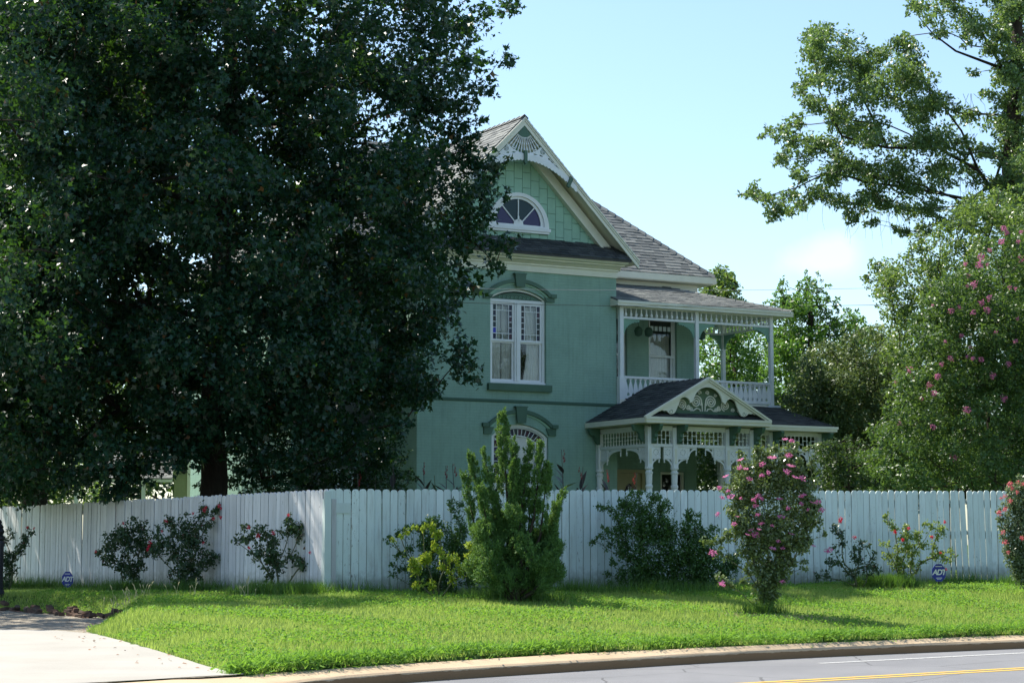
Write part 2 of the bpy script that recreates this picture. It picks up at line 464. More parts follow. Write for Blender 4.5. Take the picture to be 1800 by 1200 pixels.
def axis_grid(lo, hi, fine_lo, fine_hi, step):
    a = list(np.arange(fine_lo, fine_hi + 1e-6, step)); s = step; x = fine_lo; left = []
    while x > lo: s *= 1.5; x -= s; left.append(x)
    s = step; x = fine_hi; right = []
    while x < hi: s *= 1.5; x += s; right.append(x)
    return np.array(left[::-1] + a + right)
gx = axis_grid(-700, 700, -13, 14, .2); gy = axis_grid(-300, 1200, 17, 47, .2)
GX, GY = np.meshgrid(gx, gy); pts = np.stack([GX.ravel(), GY.ravel()], 1)
gzv = height(pts); nx, ny = len(gx), len(gy)
me = bpy.data.meshes.new('ground')
idx = np.arange(nx * ny).reshape(ny, nx)
quads = np.stack([idx[:-1, :-1], idx[:-1, 1:], idx[1:, 1:], idx[1:, :-1]], -1).reshape(-1, 4)
me.vertices.add(nx * ny); me.vertices.foreach_set('co', np.column_stack([pts, gzv]).astype(np.float32).ravel())
me.loops.add(quads.size); me.loops.foreach_set('vertex_index', quads.astype(np.int32).ravel())
me.polygons.add(len(quads)); me.polygons.foreach_set('loop_start', np.arange(0, quads.size, 4, dtype=np.int32))
me.update(calc_edges=True)
me.polygons.foreach_set('use_smooth', [True] * len(quads))
M = Mat('lawn_soil')
n1 = M.noise(.9, 6); n2 = M.noise(22, 6, .7)
c = M.ramp(n2, [(.3, (.035, .06, .014)), (.6, (.075, .13, .03)), (.85, (.14, .15, .06))])
c = M.mix(M.math('MULTIPLY', M.math('GREATER_THAN', n1, .62), .4), c, (.12, .09, .05))
me.materials.append(M.done(M.principled(c, .95, .1, n2, .03, .6)))
ground = obj('ground', me, kind='structure')

def sheet(name, poly, mat, lift, step=.35, zfun=height, jitter=0, lim=60):
    poly = [np.asarray(p, float) for p in poly]
    dens = []
    for i in range(len(poly)):
        a, b = poly[i], poly[(i + 1) % len(poly)]; L = np.linalg.norm(b - a); k = max(1, int(L / (step * .7))) if L < lim else 12
        for j in range(k):
            p = a + (b - a) * j / k
            if jitter and j: p = p + RNG.normal(size=2) * jitter
            dens.append(p)
    x0, y0 = np.min(dens, 0); x1, y1 = np.max(dens, 0)
    x0, x1 = max(x0, -16), min(x1, 16)
    g = np.stack(np.meshgrid(np.arange(x0, x1, step), np.arange(y0, y1, step)), -1).reshape(-1, 2)
    g = g[inside(g, dens)]; g = g[seg_dist(g, dens, True) > step * .3]
    allp = [Vector(p) for p in dens] + [Vector(p) for p in g]
    n = len(dens)
    res = delaunay_2d_cdt(allp, [(i, (i + 1) % n) for i in range(n)], [], 1, 1e-5)
    P = np.array([list(v) for v in res[0]]); z = zfun(P) + lift
    b = MB(); b.add([(p[0], p[1], q) for p, q in zip(P, z)], res[2])
    o = obj(name, b, mat, smooth=True, kind='structure'); return o
# concrete drive
M = Mat('drive_concrete')
n1 = M.noise(.7, 6); n2 = M.noise(45, 5, .7)
c = M.ramp(n1, [(.3, (.31, .295, .26)), (.7, (.38, .365, .325))])
c = M.mix(.35, c, M.ramp(n2, [(.3, (.75, .75, .75)), (.7, (1.15, 1.15, 1.15))]), 'MULTIPLY')
st = M.noise(.35, 6, .7, stretch=(.5, 2.2, 1)); c = M.mix(M.math('MULTIPLY', M.math('SUBTRACT', st, .5, True), 1.6, True), c, (.32, .29, .24))
M_CONC = M.done(M.principled(c, .85, .2, n2, .004, .5))
M = Mat('gravel_dirt')
v = M.n('ShaderNodeTexVoronoi'); v.inputs['Scale'].default_value = 16; _t = M.n('ShaderNodeTexCoord'); M.l(_t.outputs['Object'], v.inputs['Vector'])
c = M.ramp(v.outputs['Distance'], [(.0, (.40, .37, .31)), (.45, (.28, .25, .20)), (.8, (.14, .12, .09))])
c = M.mix(M.math('MULTIPLY', M.noise(2, 5), .6), c, (.34, .29, .22))
M_GRAV = M.done(M.principled(c, .95, .1, v.outputs['Distance'], .03, .8))
flat_h = lambda P: np.where(inside(P, DRIVE) | (seg_dist(P, DRIVE, True) < .12), np.clip(.2 + .011 * (P[:, 1] - 22), .2, .4), height(P))
sheet('gravel_drive', DRIVE, M_GRAV, .004, .4, flat_h, .03)
sheet('concrete_drive', CONC, M_CONC, .009, .4, flat_h, .012)
# road
M = Mat('asphalt')
n1 = M.noise(.6, 6, .6, stretch=(1, .6, 1)); n2 = M.noise(90, 4, .8)
c = M.ramp(n1, [(.3, (.15, .152, .158)), (.7, (.20, .20, .205))])
c = M.mix(.5, c, M.ramp(n2, [(.35, (.6, .6, .6)), (.65, (1.35, 1.35, 1.35))]), 'MULTIPLY')
cr = M.n('ShaderNodeTexVoronoi', feature='DISTANCE_TO_EDGE'); cr.inputs['Scale'].default_value = .35
_t = M.n('ShaderNodeTexCoord'); _mm = M.n('ShaderNodeMix'); _mm.data_type = 'RGBA'; _mm.inputs['Factor'].default_value = .06
nn = M.n('ShaderNodeTexNoise'); nn.inputs['Scale'].default_value = 4; M.l(_t.outputs['Object'], nn.inputs['Vector'])
M.l(_t.outputs['Object'], _mm.inputs['A']); M.l(nn.outputs['Color'], _mm.inputs['B']); M.l(_mm.outputs['Result'], cr.inputs['Vector'])
c = M.mix(M.math('MULTIPLY', M.math('LESS_THAN', cr.outputs[0], .004), .6), c, (.05, .05, .05))
M_ASPH = M.done(M.principled(c, .8, .25, n2, .005, .6))
zero = lambda P: np.zeros(len(P))
sheet('road', KF + [np.array([120., 40.]), np.array([60., -20.]), np.array([-12., -20.])], M_ASPH, 0.0, 1.2, zero)
M = Mat('yellow_road_paint'); _w = M.noise(30, 5, .8)
c = M.ramp(_w, [(.36, (.22, .2, .15)), (.46, (.62, .40, .06))]); M_YEL = M.done(M.principled(c, .6))
M = Mat('white_road_paint'); _w = M.noise(26, 5, .8)
c = M.ramp(_w, [(.40, (.24, .24, .24)), (.56, (.52, .52, .5))]); M_WHT = M.done(M.principled(c, .6))
def stripe(name, a, b, w, mat, z, back=0, fwd=0):
    a = np.array(a); b = np.array(b); d = (b - a) / np.linalg.norm(b - a); a = a - d * back; b = b + d * fwd; n = np.array([-d[1], d[0]]) * w / 2
    m = MB(); k = 24
    m.add([(*(a + (b - a) * i / k + s * n), z) for i in range(k + 1) for s in (-1, 1)], [(2 * i, 2 * i + 1, 2 * i + 3, 2 * i + 2) for i in range(k)])
    return obj(name, m, mat, kind='structure')
ya, yb = xy(PZ(1330, 1199, 0)), xy(PZ(1800, 1173, 0))
stripe('yellow_line', ya, yb, .12, M_YEL, .004, 9, 50)
_n = (yb - ya) / np.linalg.norm(yb - ya); _n = np.array([_n[1], -_n[0]])
stripe('yellow_line', ya + _n * .24, yb + _n * .24, .11, M_YEL, .004, 9, 50)
stripe('white_line', xy(PZ(1440, 1165.5, 0)), xy(PZ(1800, 1147, 0)), .13, M_WHT, .004, 0, 50)
# kerb, swept profile between front and back lines
def resample(poly, n):
    poly = np.array(poly); d = np.r_[0, np.cumsum(np.linalg.norm(np.diff(poly, axis=0), axis=1))]
    t = np.linspace(0, 1, n) ** 1.5 * d[-1]
    return np.stack([np.interp(t, d, poly[:, 0]), np.interp(t, d, poly[:, 1])], 1)
kf = []; kb = []
def smooth_line(poly, n):
    P = resample(poly, n)
    for _ in range(6): P[1:-1] = (P[:-2] + 2 * P[1:-1] + P[2:]) / 4
    return P
kf = smooth_line(KF, 70); kb = smooth_line(KB, 70)
prof = [(0, -.06), (0, .0), (.01, .07), (.05, .112), (.16, .135), (.55, .16), (1.0, .193), (1.22, .186), (1.24, -.06)]
b = MB(); m = len(prof)
for i in range(70):
    ramp_ = smooth(np.array([(kf[i][1] - 19.5) / 3.0]))[0]
    for t, z in prof:
        p = kf[i] + (kb[i] - kf[i]) * t; zz = z
        b.v.append((p[0], p[1], zz + random.uniform(-.003, .003) * (z > .02)))
for i in range(69):
    for j in range(m - 1):
        b.f.append((i * m + j, i * m + j + 1, (i + 1) * m + j + 1, (i + 1) * m + j))
M = Mat('tan_kerb_concrete'); n1 = M.noise(1.2, 6); n2 = M.noise(40, 5, .8)
c = M.ramp(n1, [(.3, (.42, .315, .20)), (.7, (.52, .40, .265))]); c = M.mix(.4, c, M.ramp(n2, [(.3, (.7, .7, .7)), (.7, (1.2, 1.2, 1.2))]), 'MULTIPLY')
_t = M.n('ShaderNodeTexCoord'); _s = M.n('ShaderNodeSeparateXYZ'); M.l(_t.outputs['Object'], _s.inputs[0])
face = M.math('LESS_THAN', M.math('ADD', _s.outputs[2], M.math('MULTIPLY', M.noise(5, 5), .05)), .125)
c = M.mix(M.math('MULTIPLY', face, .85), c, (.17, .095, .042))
obj('kerb', b, M.done(M.principled(c, .85, .2, n2, .006, .6)), smooth=False, kind='structure')

# ================================================================ HOUSE
HROT = R(29)
house = empty('victorian_house', (2.9, 55, 1.0), HROT, 'sage green painted brick Victorian house with steep gable, balcony and spindled porch', 'house')
def hp(name, mb, mat, parent=None, **k): return obj(name, mb, mat, parent or house, **k)
XC = -3.12

def arch(x0, x1, zs, rise, n=14):          # points from the right springing to the left one
    hw = (x1 - x0) / 2; r = (hw * hw + rise * rise) / (2 * rise); cz = zs + rise - r; cx = (x0 + x1) / 2
    a = math.asin(min(1, hw / r))
    return [(cx + r * math.sin(a - 2 * a * i / n), cz + r * math.cos(a - 2 * a * i / n)) for i in range(n + 1)]
def opening(x0, x1, z0, zs, rise, n=14): return [(x0, z0), (x1, z0)] + arch(x0, x1, zs, rise, n)

def rect_ring(b, x0, x1, z0, z1, w, y0, y1): b.prism([(x0, z0), (x1, z0), (x1, z1), (x0, z1)], [[(x0 + w, z0 + w), (x1 - w, z0 + w), (x1 - w, z1 - w), (x0 + w, z1 - w)]], y0, y1)
OP2 = opening(-3.98, -2.25, 4.88, 7.19, .26)
OP1 = opening(-3.94, -2.19, .9, 3.46, .33)
# walls
b = MB(); b.prism([(-6.16, -.4), (0, -.4), (0, 8.5), (-6.16, 8.5)], [OP2, OP1], 0, .28)
hp('front_wall', b, M_BRICK)
b = MB(); b.box(-6.16, -5.88, .283, 2.4, -.4, 8.5); b.box(-.28, 0, .283, 2.4, -.4, 8.5)
hp('bay_side_wall', b, M_BRICK)
OPB1 = opening(.85, 1.87, 4.75, 7.25, .2); OPB2 = opening(2.62, 3.62, 4.75, 7.25, .2)
GD = [(1.45, -.1), (2.45, -.1), (2.45, 2.75), (1.45, 2.75)]; GW = [(3.0, .7), (3.85, .7), (3.85, 2.7), (3.0, 2.7)]
b = MB(); b.prism([(0.003, -.4), (4.27, -.4), (4.27, 8.45), (0.003, 8.45)], [OPB1, OPB2, GD, GW], 2.4, 2.66)
b.box(-8.6, -8.34, 2.66, 10.4, -.4, 8.45); b.box(4.01, 4.27, 2.663, 10.4, -.4, 8.45); b.box(-8.337, 4.007, 10.14, 10.4, -.4, 8.45)
hp('main_wall', b, M_BRICK)
b = MB(); b.box(-8.337, -6.163, 2.4, 2.66, -.4, 8.45); hp('wing_wall', b, m_brick_paint('wing_shade_paint', (.075, .085, .075)), label='wall of the recessed left wing, deep shade painted into its colour')  # wall colour darkened to carry the deep shade of the recess
b = MB(); rect_ring(b, -7.5, -6.9, 1.3, 2.6, .06, 2.34, 2.398); b.box(-7.44, -6.96, 2.37, 2.39, 1.36, 2.54); hp('window', b, M_BLIND, label='small pale window of the left wing')
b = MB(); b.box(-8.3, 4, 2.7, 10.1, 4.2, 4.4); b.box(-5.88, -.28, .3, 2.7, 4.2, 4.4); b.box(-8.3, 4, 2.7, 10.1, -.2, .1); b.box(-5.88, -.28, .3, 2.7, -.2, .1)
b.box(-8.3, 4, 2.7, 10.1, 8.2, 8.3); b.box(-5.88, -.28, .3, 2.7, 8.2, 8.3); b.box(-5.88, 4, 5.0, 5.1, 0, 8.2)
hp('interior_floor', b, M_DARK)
b = MB(); b.box(-6.18, .02, -.035, .0, 4.38, 4.44); b.box(-6.18, .02, -.02, .0, 4.36, 4.38)
hp('belt_course', b, M_BACKGREEN)
# cornice of the bay: profile extruded along x, mitred return on both sides
def swept(path, prof):                      # path: plan points (x,y) with outward miter dirs; prof: (offset, z)
    b = MB(); m = len(prof); n = len(path)
    for (x, y, ox, oy) in path:
        for o, z in prof: b.v.append((x + ox * o, y + oy * o, z))
    for i in range(n - 1):
        for j in range(m): b.f.append((i * m + j, i * m + (j + 1) % m, (i + 1) * m + (j + 1) % m, (i + 1) * m + j))
    b.f += [tuple(range(m)), tuple((n - 1) * m + j for j in reversed(range(m)))]
    return b
bay_path = [(-6.16, 2.39, -1, 0), (-6.16, 0, -1, -1), (0, 0, 1, -1), (0, 1.9, 1, 0)]
corn = [(.003, 7.94), (.05, 7.94), (.05, 8.10), (.09, 8.12), (.09, 8.16), (.2, 8.22), (.3, 8.24), (.3, 8.27), (.42, 8.29), (.46, 8.33), (.46, 8.37), (.003, 8.37)]
corn2 = [(o * .55, z) for o, z in corn]
hp('cornice', swept([(-6.16, 2.39, -.2, 0), (-6.16, 0, -.3, -1), (0, 0, .3, -1), (0, 1.9, .3, 0)], corn), M_TRIM)

# ---- shingles laid on a convex roof plane
def clip_poly(poly, clip):
    out = poly
    n = len(clip)
    for i in range(n):
        a, c = clip[i], clip[(i + 1) % n]; inp = out; out = []
        if not inp: return []
        def side(p): return (c[0] - a[0]) * (p[1] - a[1]) - (c[1] - a[1]) * (p[0] - a[0])
        for k in range(len(inp)):
            p, q = inp[k], inp[(k + 1) % len(inp)]; sp, sq = side(p), side(q)
            if sp >= 0: out.append(p)
            if (sp >= 0) != (sq >= 0):
                t = sp / (sp - sq); out.append((p[0] + (q[0] - p[0]) * t, p[1] + (q[1] - p[1]) * t))
    return out
def shingles(b, pts, expo=.15, wid=.33, th=.012):
    """pts: convex 3D polygon; first edge is the eave (pts[0] -> pts[1])"""
    P = [Vector(p) for p in pts]; ux = (P[1] - P[0]).normalized(); nz_ = None
    nrm_ = ux.cross(P[2] - P[0]).normalized()
    if nrm_.z < 0: nrm_ = -nrm_
    uy = nrm_.cross(ux).normalized()
    if uy.z < 0: uy = -uy
    uv = [((p - P[0]).dot(ux), (p - P[0]).dot(uy)) for p in P]
    ar = sum(uv[i][0] * uv[(i + 1) % len(uv)][1] - uv[(i + 1) % len(uv)][0] * uv[i][1] for i in range(len(uv)))
    if ar < 0: uv = uv[::-1]
    u0, u1 = min(p[0] for p in uv), max(p[0] for p in uv); v1 = max(p[1] for p in uv)
    row = 0; v = 0.0
    while v < v1:
        u = u0 - random.uniform(0, wid)
        while u < u1:
            w = wid * random.choice((.55, .8, 1, 1)); dv = random.uniform(-.012, .012)
            q = clip_poly([(u + .004, v + dv), (u + w - .004, v + dv), (u + w - .004, v + expo + .02), (u + .004, v + expo + .02)], uv)
            u += w
            if len(q) < 3: continue
            def lift(p): return th + .012 * random.random() * 0 + th * (1 - (p[1] - v) / expo) * 1.0
            tt = random.uniform(.0, .008)
            top = [P[0] + ux * p[0] + uy * p[1] + nrm_ * (lift(p) + tt) for p in q]
            bot = [P[0] + ux * p[0] + uy * p[1] - nrm_ * .002 for p in q]
            n = len(q); b.add(top + bot, [tuple(range(n))] + [(i, i + n, (i + 1) % n + n, (i + 1) % n) for i in range(n)])
        v += expo; row += 1
def ridge_caps(b, a, c, w=.26, step=.28):
    a = Vector(a); c = Vector(c); d = (c - a); L = d.length; d.normalize(); side = d.cross(Vector((0, 0, 1))).normalized()
    n = int(L / step)
    for i in range(n):
        p = a + d * i * step; q = p + d * (step + .05); h0, h1 = .045, .02
        b.add([p - side * w / 2 + Vector((0, 0, h0 - .11)), p + Vector((0, 0, h0)), p + side * w / 2 + Vector((0, 0, h0 - .11)),
               q - side * w / 2 + Vector((0, 0, h1 - .11)), q + Vector((0, 0, h1)), q + side * w / 2 + Vector((0, 0, h1 - .11))], [(0, 1, 4, 3), (1, 2, 5, 4), (0, 3, 5, 2)])
def roof(name, planes, t=.1, caps=(), label=None, sm=None):
    sm = sm or M_SHINGLE
    b = MB()
    for pl in planes: b.slab(pl, t)
    r = hp(name, b, M_ROOFDECK, label=label)
    s = MB()
    for pl in planes: shingles(s, pl)
    obj('shingle', s, sm, r, kind='stuff')
    if caps:
        c = MB()
        for a, e in caps: ridge_caps(c, a, e)
        obj('ridge_cap', c, sm, r, kind='stuff')
    return r
SL = .93; EZ = 8.5; n5 = 4.2
RZ = EZ + SL * n5
roof('roof', [
    [(-9.0, 2.0, EZ), (4.74, 2.0, EZ), (4.74 - n5, 2 + n5, RZ), (-9.0 + n5, 2 + n5, RZ)],
    [(4.74, 2.0, EZ), (4.74, 10.4, EZ), (4.74 - n5, 2 + n5, RZ)],
    [(-9.0, 10.4, EZ), (-9.0, 2.0, EZ), (-9.0 + n5, 2 + n5, RZ)],
    [(4.74, 10.4, EZ), (-9.0, 10.4, EZ), (-9.0 + n5, 2 + n5, RZ), (4.74 - n5, 2 + n5, RZ)]],
    caps=[((4.74, 2.0, EZ + .03), (4.74 - n5, 2 + n5, RZ + .03)), ((-9.0 + n5, 2 + n5, RZ + .03), (4.74 - n5, 2 + n5, RZ + .03))])
GP = 12.13; GE = 8.45; GHW = 3.63
yv = lambda z: 2 + (z - EZ) / SL
roof('gable_roof', [
    [(XC - GHW, -.36, GE), (XC - GHW, yv(GE) + .02, GE), (XC, yv(GP), GP), (XC, -.36, GP)],
    [(XC + GHW, yv(GE) + .02, GE), (XC + GHW, -.36, GE), (XC, -.36, GP), (XC, yv(GP), GP)]],
    t=.07, caps=[((XC, -.36, GP + .02), (XC, yv(GP), GP + .02))], label='steep front gable roof in grey shingles')
# eaves of the main roof
b = MB(); b.box(-9.02, 4.76, 1.96, 2.0, 8.3, 8.49); b.box(4.74, 4.79, 2.003, 10.4, 8.3, 8.49); b.box(-9.04, -9.0, 2.003, 10.4, 8.3, 8.49)
b.box(-9.0, 4.737, 2.003, 2.397, 8.28, 8.31); b.box(4.273, 4.737, 2.4, 10.4, 8.28, 8.31)
b.box(.003, 4.32, 2.32, 2.397, 7.95, 8.277); b.box(4.273, 4.33, 2.4, 10.4, 7.95, 8.277)
b.box(-8.65, -6.17, 2.32, 2.397, 7.95, 8.277)
hp('eave_trim', b, M_TRIM)
# ---- gable wall, window, panels
GT = 11.85
def zin(u, apex=GT, s=1.02): return apex - s * abs(u)
sx, sz_, sr = -2.99, 9.19, .94
semi = lambda r, n=24, dz=0: [(sx + r * math.cos(math.pi * i / n), sz_ + dz + r * math.sin(math.pi * i / n)) for i in range(n + 1)]
wl = GHW - .35
b = MB(); b.prism([(XC - wl, 8.5), (XC + wl, 8.5), (XC, 8.5 + wl * 1.02)], [semi(.78)], .26, .4)
gw = hp('gable_wall', b, M_BACKGREEN)
PW, PH = .262, .43
tri = [(XC - wl + .06, 8.80), (XC + wl - .30, 8.80), (XC, 8.80 + (wl - .18) * 1.02)]
for ci in range(-13, 14):
    x0 = XC + ci * PW; z = 8.35 + (ci % 2) * PH / 2 + (.03 if ci % 3 == 0 else 0)
    while z < 12:
        q = clip_poly([(x0 + .006, z + .006), (x0 + PW - .006, z + .006), (x0 + PW - .006, z + PH - .006), (x0 + .006, z + PH - .006)], tri)
        if len(q) >= 3:
            area = abs(sum(q[i][0] * q[(i + 1) % len(q)][1] - q[(i + 1) % len(q)][0] * q[i][1] for i in range(len(q)))) / 2
            if area > .004 and not all(math.hypot(p[0] - sx, p[1] - sz_) < .9 and p[1] > sz_ - .05 for p in q):
                pc = []
                for k in range(len(q)):
                    p0, p1 = q[k], q[(k + 1) % len(q)]
                    for j in range(6):
                        p = (p0[0] + (p1[0] - p0[0]) * j / 6, p0[1] + (p1[1] - p0[1]) * j / 6)
                        d = math.hypot(p[0] - sx, p[1] - sz_)
                        if d < .86 and p[1] > sz_ - .02:
                            if p[1] - sz_ < .86 - d: p = (p[0], sz_ - .02)
                            else: p = (sx + (p[0] - sx) * .86 / max(d, .05), sz_ + (p[1] - sz_) * .86 / max(d, .05))
                        pc.append(p)
                if not any(math.hypot(p[0] - sx, p[1] - sz_) < .9 for p in pc): pc = q
                w = random.uniform(0, .006)
                pb = MB(); pb.prism(pc, (), .238 - w, .262)
                obj('panel', pb, M_PANEL, gw)
        z += PH
# semicircular window
b = MB(); b.prism(semi(sr, 28), [[p for p in semi(.80, 28, .04)]], .17, .27); b.box(sx - sr - .03, sx + sr + .03, .13, .24, sz_ - .09, sz_ - .002)
b.box(sx - sr, sx + sr, .16, .24, sz_ - .15, sz_ - .092)
b.prism(semi(.80, 28, .04), [semi(.70, 28, .07)], .22, .27)
wn = hp('fanlight_window', b, M_WHITE)
b = MB()
for a in (45, 90, 135):
    b.bar((sx + .05 * math.cos(R(a)), .24, sz_ + .06), (sx + .73 * math.cos(R(a)), .24, sz_ + .06 + .73 * math.sin(R(a))), .03, .03)
b.lathe([(.01, -.02), (.15, -.02), (.15, .02), (.01, .02)], 14, (0, 0, 0)); k = len(b.v) - 56
for i in range(k, len(b.v)):
    x, y, z = b.v[i]; b.v[i] = (sx + x, .235 + z, sz_ + .07 + max(y, -.02))
b.bar((sx, .23, sz_ + .15), (sx, .23, sz_ + .3), .05, .03)
obj('muntin', b, M_WHITE, wn)
for i, (a0, a1) in enumerate(((0, 45), (45, 90), (90, 135), (135, 180))):
    pts_ = [(sx, sz_ + .07)] + [(sx + .71 * math.cos(R(a0 + (a1 - a0) * j / 6)), sz_ + .07 + .71 * math.sin(R(a0 + (a1 - a0) * j / 6))) for j in range(7)]
    b = MB(); b.prism(pts_, (), .255, .262); obj('pane', b, [M_VIOLET, STAIN[2], STAIN[2], M_VIOLET][i], wn)
# soffit and inner rake mouldings
b = MB()
for s in (-1, 1):
    for (d0, d1, ya_, yb_) in ((.0, .20, .10, .237), (.2, .26, .06, .237)):
        p = []
        for u, dd in ((0, d0), (wl + .02, d0), (wl + .02, d1), (0, d1)):
            p.append((XC + s * u, 8.5 + wl * 1.02 - .0 - 1.02 * u - dd * 1.43 + .05))
        b.prism(p if s > 0 else p[::-1], (), ya_, yb_)
hp('rake_moulding', b, M_TRIM)
b = MB()
for s in (-1, 1):
    a = [(XC, -.30, GP - .12), (XC + s * GHW, -.30, GE - .1), (XC + s * GHW, .40, GE - .1), (XC, .40, GP - .12)]
    b.slab(a, .03)
hp('soffit', b, M_TRIM)
# rake boards
b = MB()
for s in (-1, 1):
    for (d0, d1, ya_, yb_) in ((.02, .065, -.41, -.30), (.07, .125, -.385, -.30), (.13, .25, -.36, -.30)):
        p = [(XC, GP - d0), (XC + s * (GHW + .02), GE - d0 - .0), (XC + s * (GHW + .02), GE - d1), (XC, GP - d1)]
        b.prism(p if s > 0 else p[::-1], (), ya_, yb_)
hp('rake_board', b, M_TRIM)
# ornament of the peak
yo = -.33
zt = lambda u: 11.10 - .285 * u * u
arch_top = [(u, zt(u)) for u in np.linspace(-1.12, 1.12, 25)]
for s in (-1, 1):
    us = [s * x for x in np.linspace(0.0, 1.14, 14)]
    bot_ = [(XC + u, zt(u) - .002) for u in us]
    fan = [(XC + s * .73 * math.sin(R(a)), GT - .73 * math.cos(R(a))) for a in (44, 36, 28, 20, 12, 5, 0)]
    outer = bot_ + [(XC + s * .80, zin(.80) + .01)] + [(XC + s * .52, zin(.52) + .01)] + fan
    def tear(cx, cz, a, L, w):
        o = []
        for k in range(8):
            t = 2 * math.pi * k / 8; x = L * math.cos(t) * .5; z = w * math.sin(t) * .5 * (1 - .5 * math.cos(t))
            o.append((XC + s * (cx + x * math.cos(a) - z * math.sin(a)), cz + x * math.sin(a) + z * math.cos(a)))
        return o
    holes = [tear(.87, 10.945, -.62, .16, .035), tear(.95, 10.90, -.7, .12, .03), tear(.34, 11.115, -.12, .13, .035), tear(.78, 11.02, -.5, .10, .045),
             tear(.52, 11.09, -.25, .11, .04), tear(.34, 11.24, .35, .12, .028), tear(.61, 11.16, -1.0, .05, .03)]
    b = MB(); b.prism(outer, holes, yo - .02, yo + .01)
    pl = hp('fretwork_plate', b, M_WHITE)
    # scroll groove
    sp = []
    for k in range(34):
        t = k / 33; a = t * 4.6 * math.pi; r_ = .012 + .075 * t
        sp.append((XC + s * (.56 + r_ * math.cos(a)) , yo - .022, 11.21 + r_ * math.sin(a)))
    b = MB(); b.tube(sp, .0075, 4); obj('scroll', b, M_BACKGREEN, pl)
# arch band with scallops
for s in (-1, 1):
    top = []; bot = []
    us = np.linspace(.035, 1.63, 16)
    for i, u in enumerate(us): top.append((XC + s * u, zt(u) + (.0 if u < 1.1 else -.0)))
    for i in range(15):
        ua, ub = us[i], us[i + 1]
        for t in (0, .2, .5, .8):
            u = ua + (ub - ua) * t; bot.append((XC + s * u, zt(u) - .155 - .035 * math.sin(math.pi * (t if t else 0)) - (.0)))
    bot.append((XC + s * us[-1], zt(us[-1]) - .13))
    b = MB(); b.prism(top + bot[::-1], (), yo - .055, yo - .022); hp('scalloped_arch', b, M_WHITE)
b = MB(); b.prism([(XC - .045, 10.86), (XC, 10.80), (XC + .045, 10.86), (XC + .045, 11.18), (XC - .045, 11.18)], (), yo - .11, yo - .02)
for s in (-1, 1):
    b.prism([(XC + s * 1.30, 10.33), (XC + s * 1.40, 10.60), (XC + s * 1.50, 10.53), (XC + s * 1.37, 10.28)], (), yo - .10, yo - .02)
hp('ornament_key', b, M_DGREEN)
hub = [(XC + .29 * math.sin(R(a)), GT - .29 * math.cos(R(a))) for a in range(-44, 45, 8)]
b = MB(); b.prism([(XC, GT + .02)] + hub, (), yo - .02, yo + .02); hp('fan_hub', b, M_DGREEN)
spin = MB(); spin.lathe([(.012, 0), (.02, .03), (.012, .06), (.014, .16), (.026, .2), (.014, .24), (.018, .30), (.03, .36), (.016, .4), (.02, .46)], 6)
spm = spin.mesh('fan_spindle', M_WHITE)
for i in range(11):
    a = R(-40 + 8 * i)
    o = hp('fan_spindle', spm, None, loc=(XC + .28 * math.sin(a), yo, GT - .28 * math.cos(a)), rot=(0, math.pi - a, 0))
# back board of the fan is open; pent roof
roof('pent_roof', [[(-6.40, -.5, 8.385), (.2, -.5, 8.385), (.2, .26, 8.90), (-6.40, .26, 8.90)]], t=.05, sm=M_SHINGLE_SHADE, label='shingled pent roof strip below the gable, shade put into its colour')

# ---- windows
def ringf(b, x0, x1, z0, zs, rise, w, y0, y1, wb=None):
    wb = wb or w
    b.prism(opening(x0, x1, z0, zs, rise), [opening(x0 + w, x1 - w, z0 + wb, zs, max(.02, rise - w * .75))], y0, y1)
def curtain(parent, x0, x1, z0, z1, y, mat, pull=0, amp=.02):
    b = MB(); n = 40; m = 6
    for j in range(m + 1):
        t = j / m
        for i in range(n + 1):
            u = i / n; xx = x0 + (x1 - x0) * u
            if pull > 0: xx = x0 + (xx - x0) * (1 - pull * math.sin(math.pi * min(1, (1 - t) * .9)))
            if pull < 0: xx = x1 - (x1 - xx) * (1 + pull * math.sin(math.pi * min(1, (1 - t) * .9)))
            b.v.append((xx, y + amp * math.sin(u * 42 + math.sin(u * 9) * 2), z0 + (z1 - z0) * t))
    for j in range(m):
        for i in range(n): a = j * (n + 1) + i; b.f.append((a, a + 1, a + n + 2, a + n + 1))
    return obj('curtain', b, mat, parent, smooth=True)
# upper paired window
x0, x1 = -3.975, -2.255
b = MB(); ringf(b, x0, x1, 4.885, 7.185, .26, .07, .09, .2); b.box(x0 + .07, x1 - .07, .085, .2, 7.08, 7.16); b.box(-3.19, -3.03, .08, .2, 4.95, 7.08); b.box(-3.14, -3.08, .055, .08, 4.95, 7.08)
b.box(x0 + .0, x1, .03, .09, 4.885, 4.93)
w2 = hp('window', b, M_WHITE, label='upper paired sash window with stained glass border')
b = MB(); b.prism([(x0 + .08, 7.165), (x1 - .08, 7.165)] + arch(x0 + .08, x1 - .08, 7.17, .19), (), .12, .15); obj('lunette', b, M_DGREEN, w2)
b = MB()
for k in range(9):
    cx = XC - .5 + .125 * k; 
    b.tube([(cx + .05 * math.cos(t * .8) * (1 - t / 10), .115, 7.22 + .045 * math.sin(t * .8) * (1 - t / 10)) for t in range(9)], .006, 4)
obj('lunette_scroll', b, M_PANEL, w2)
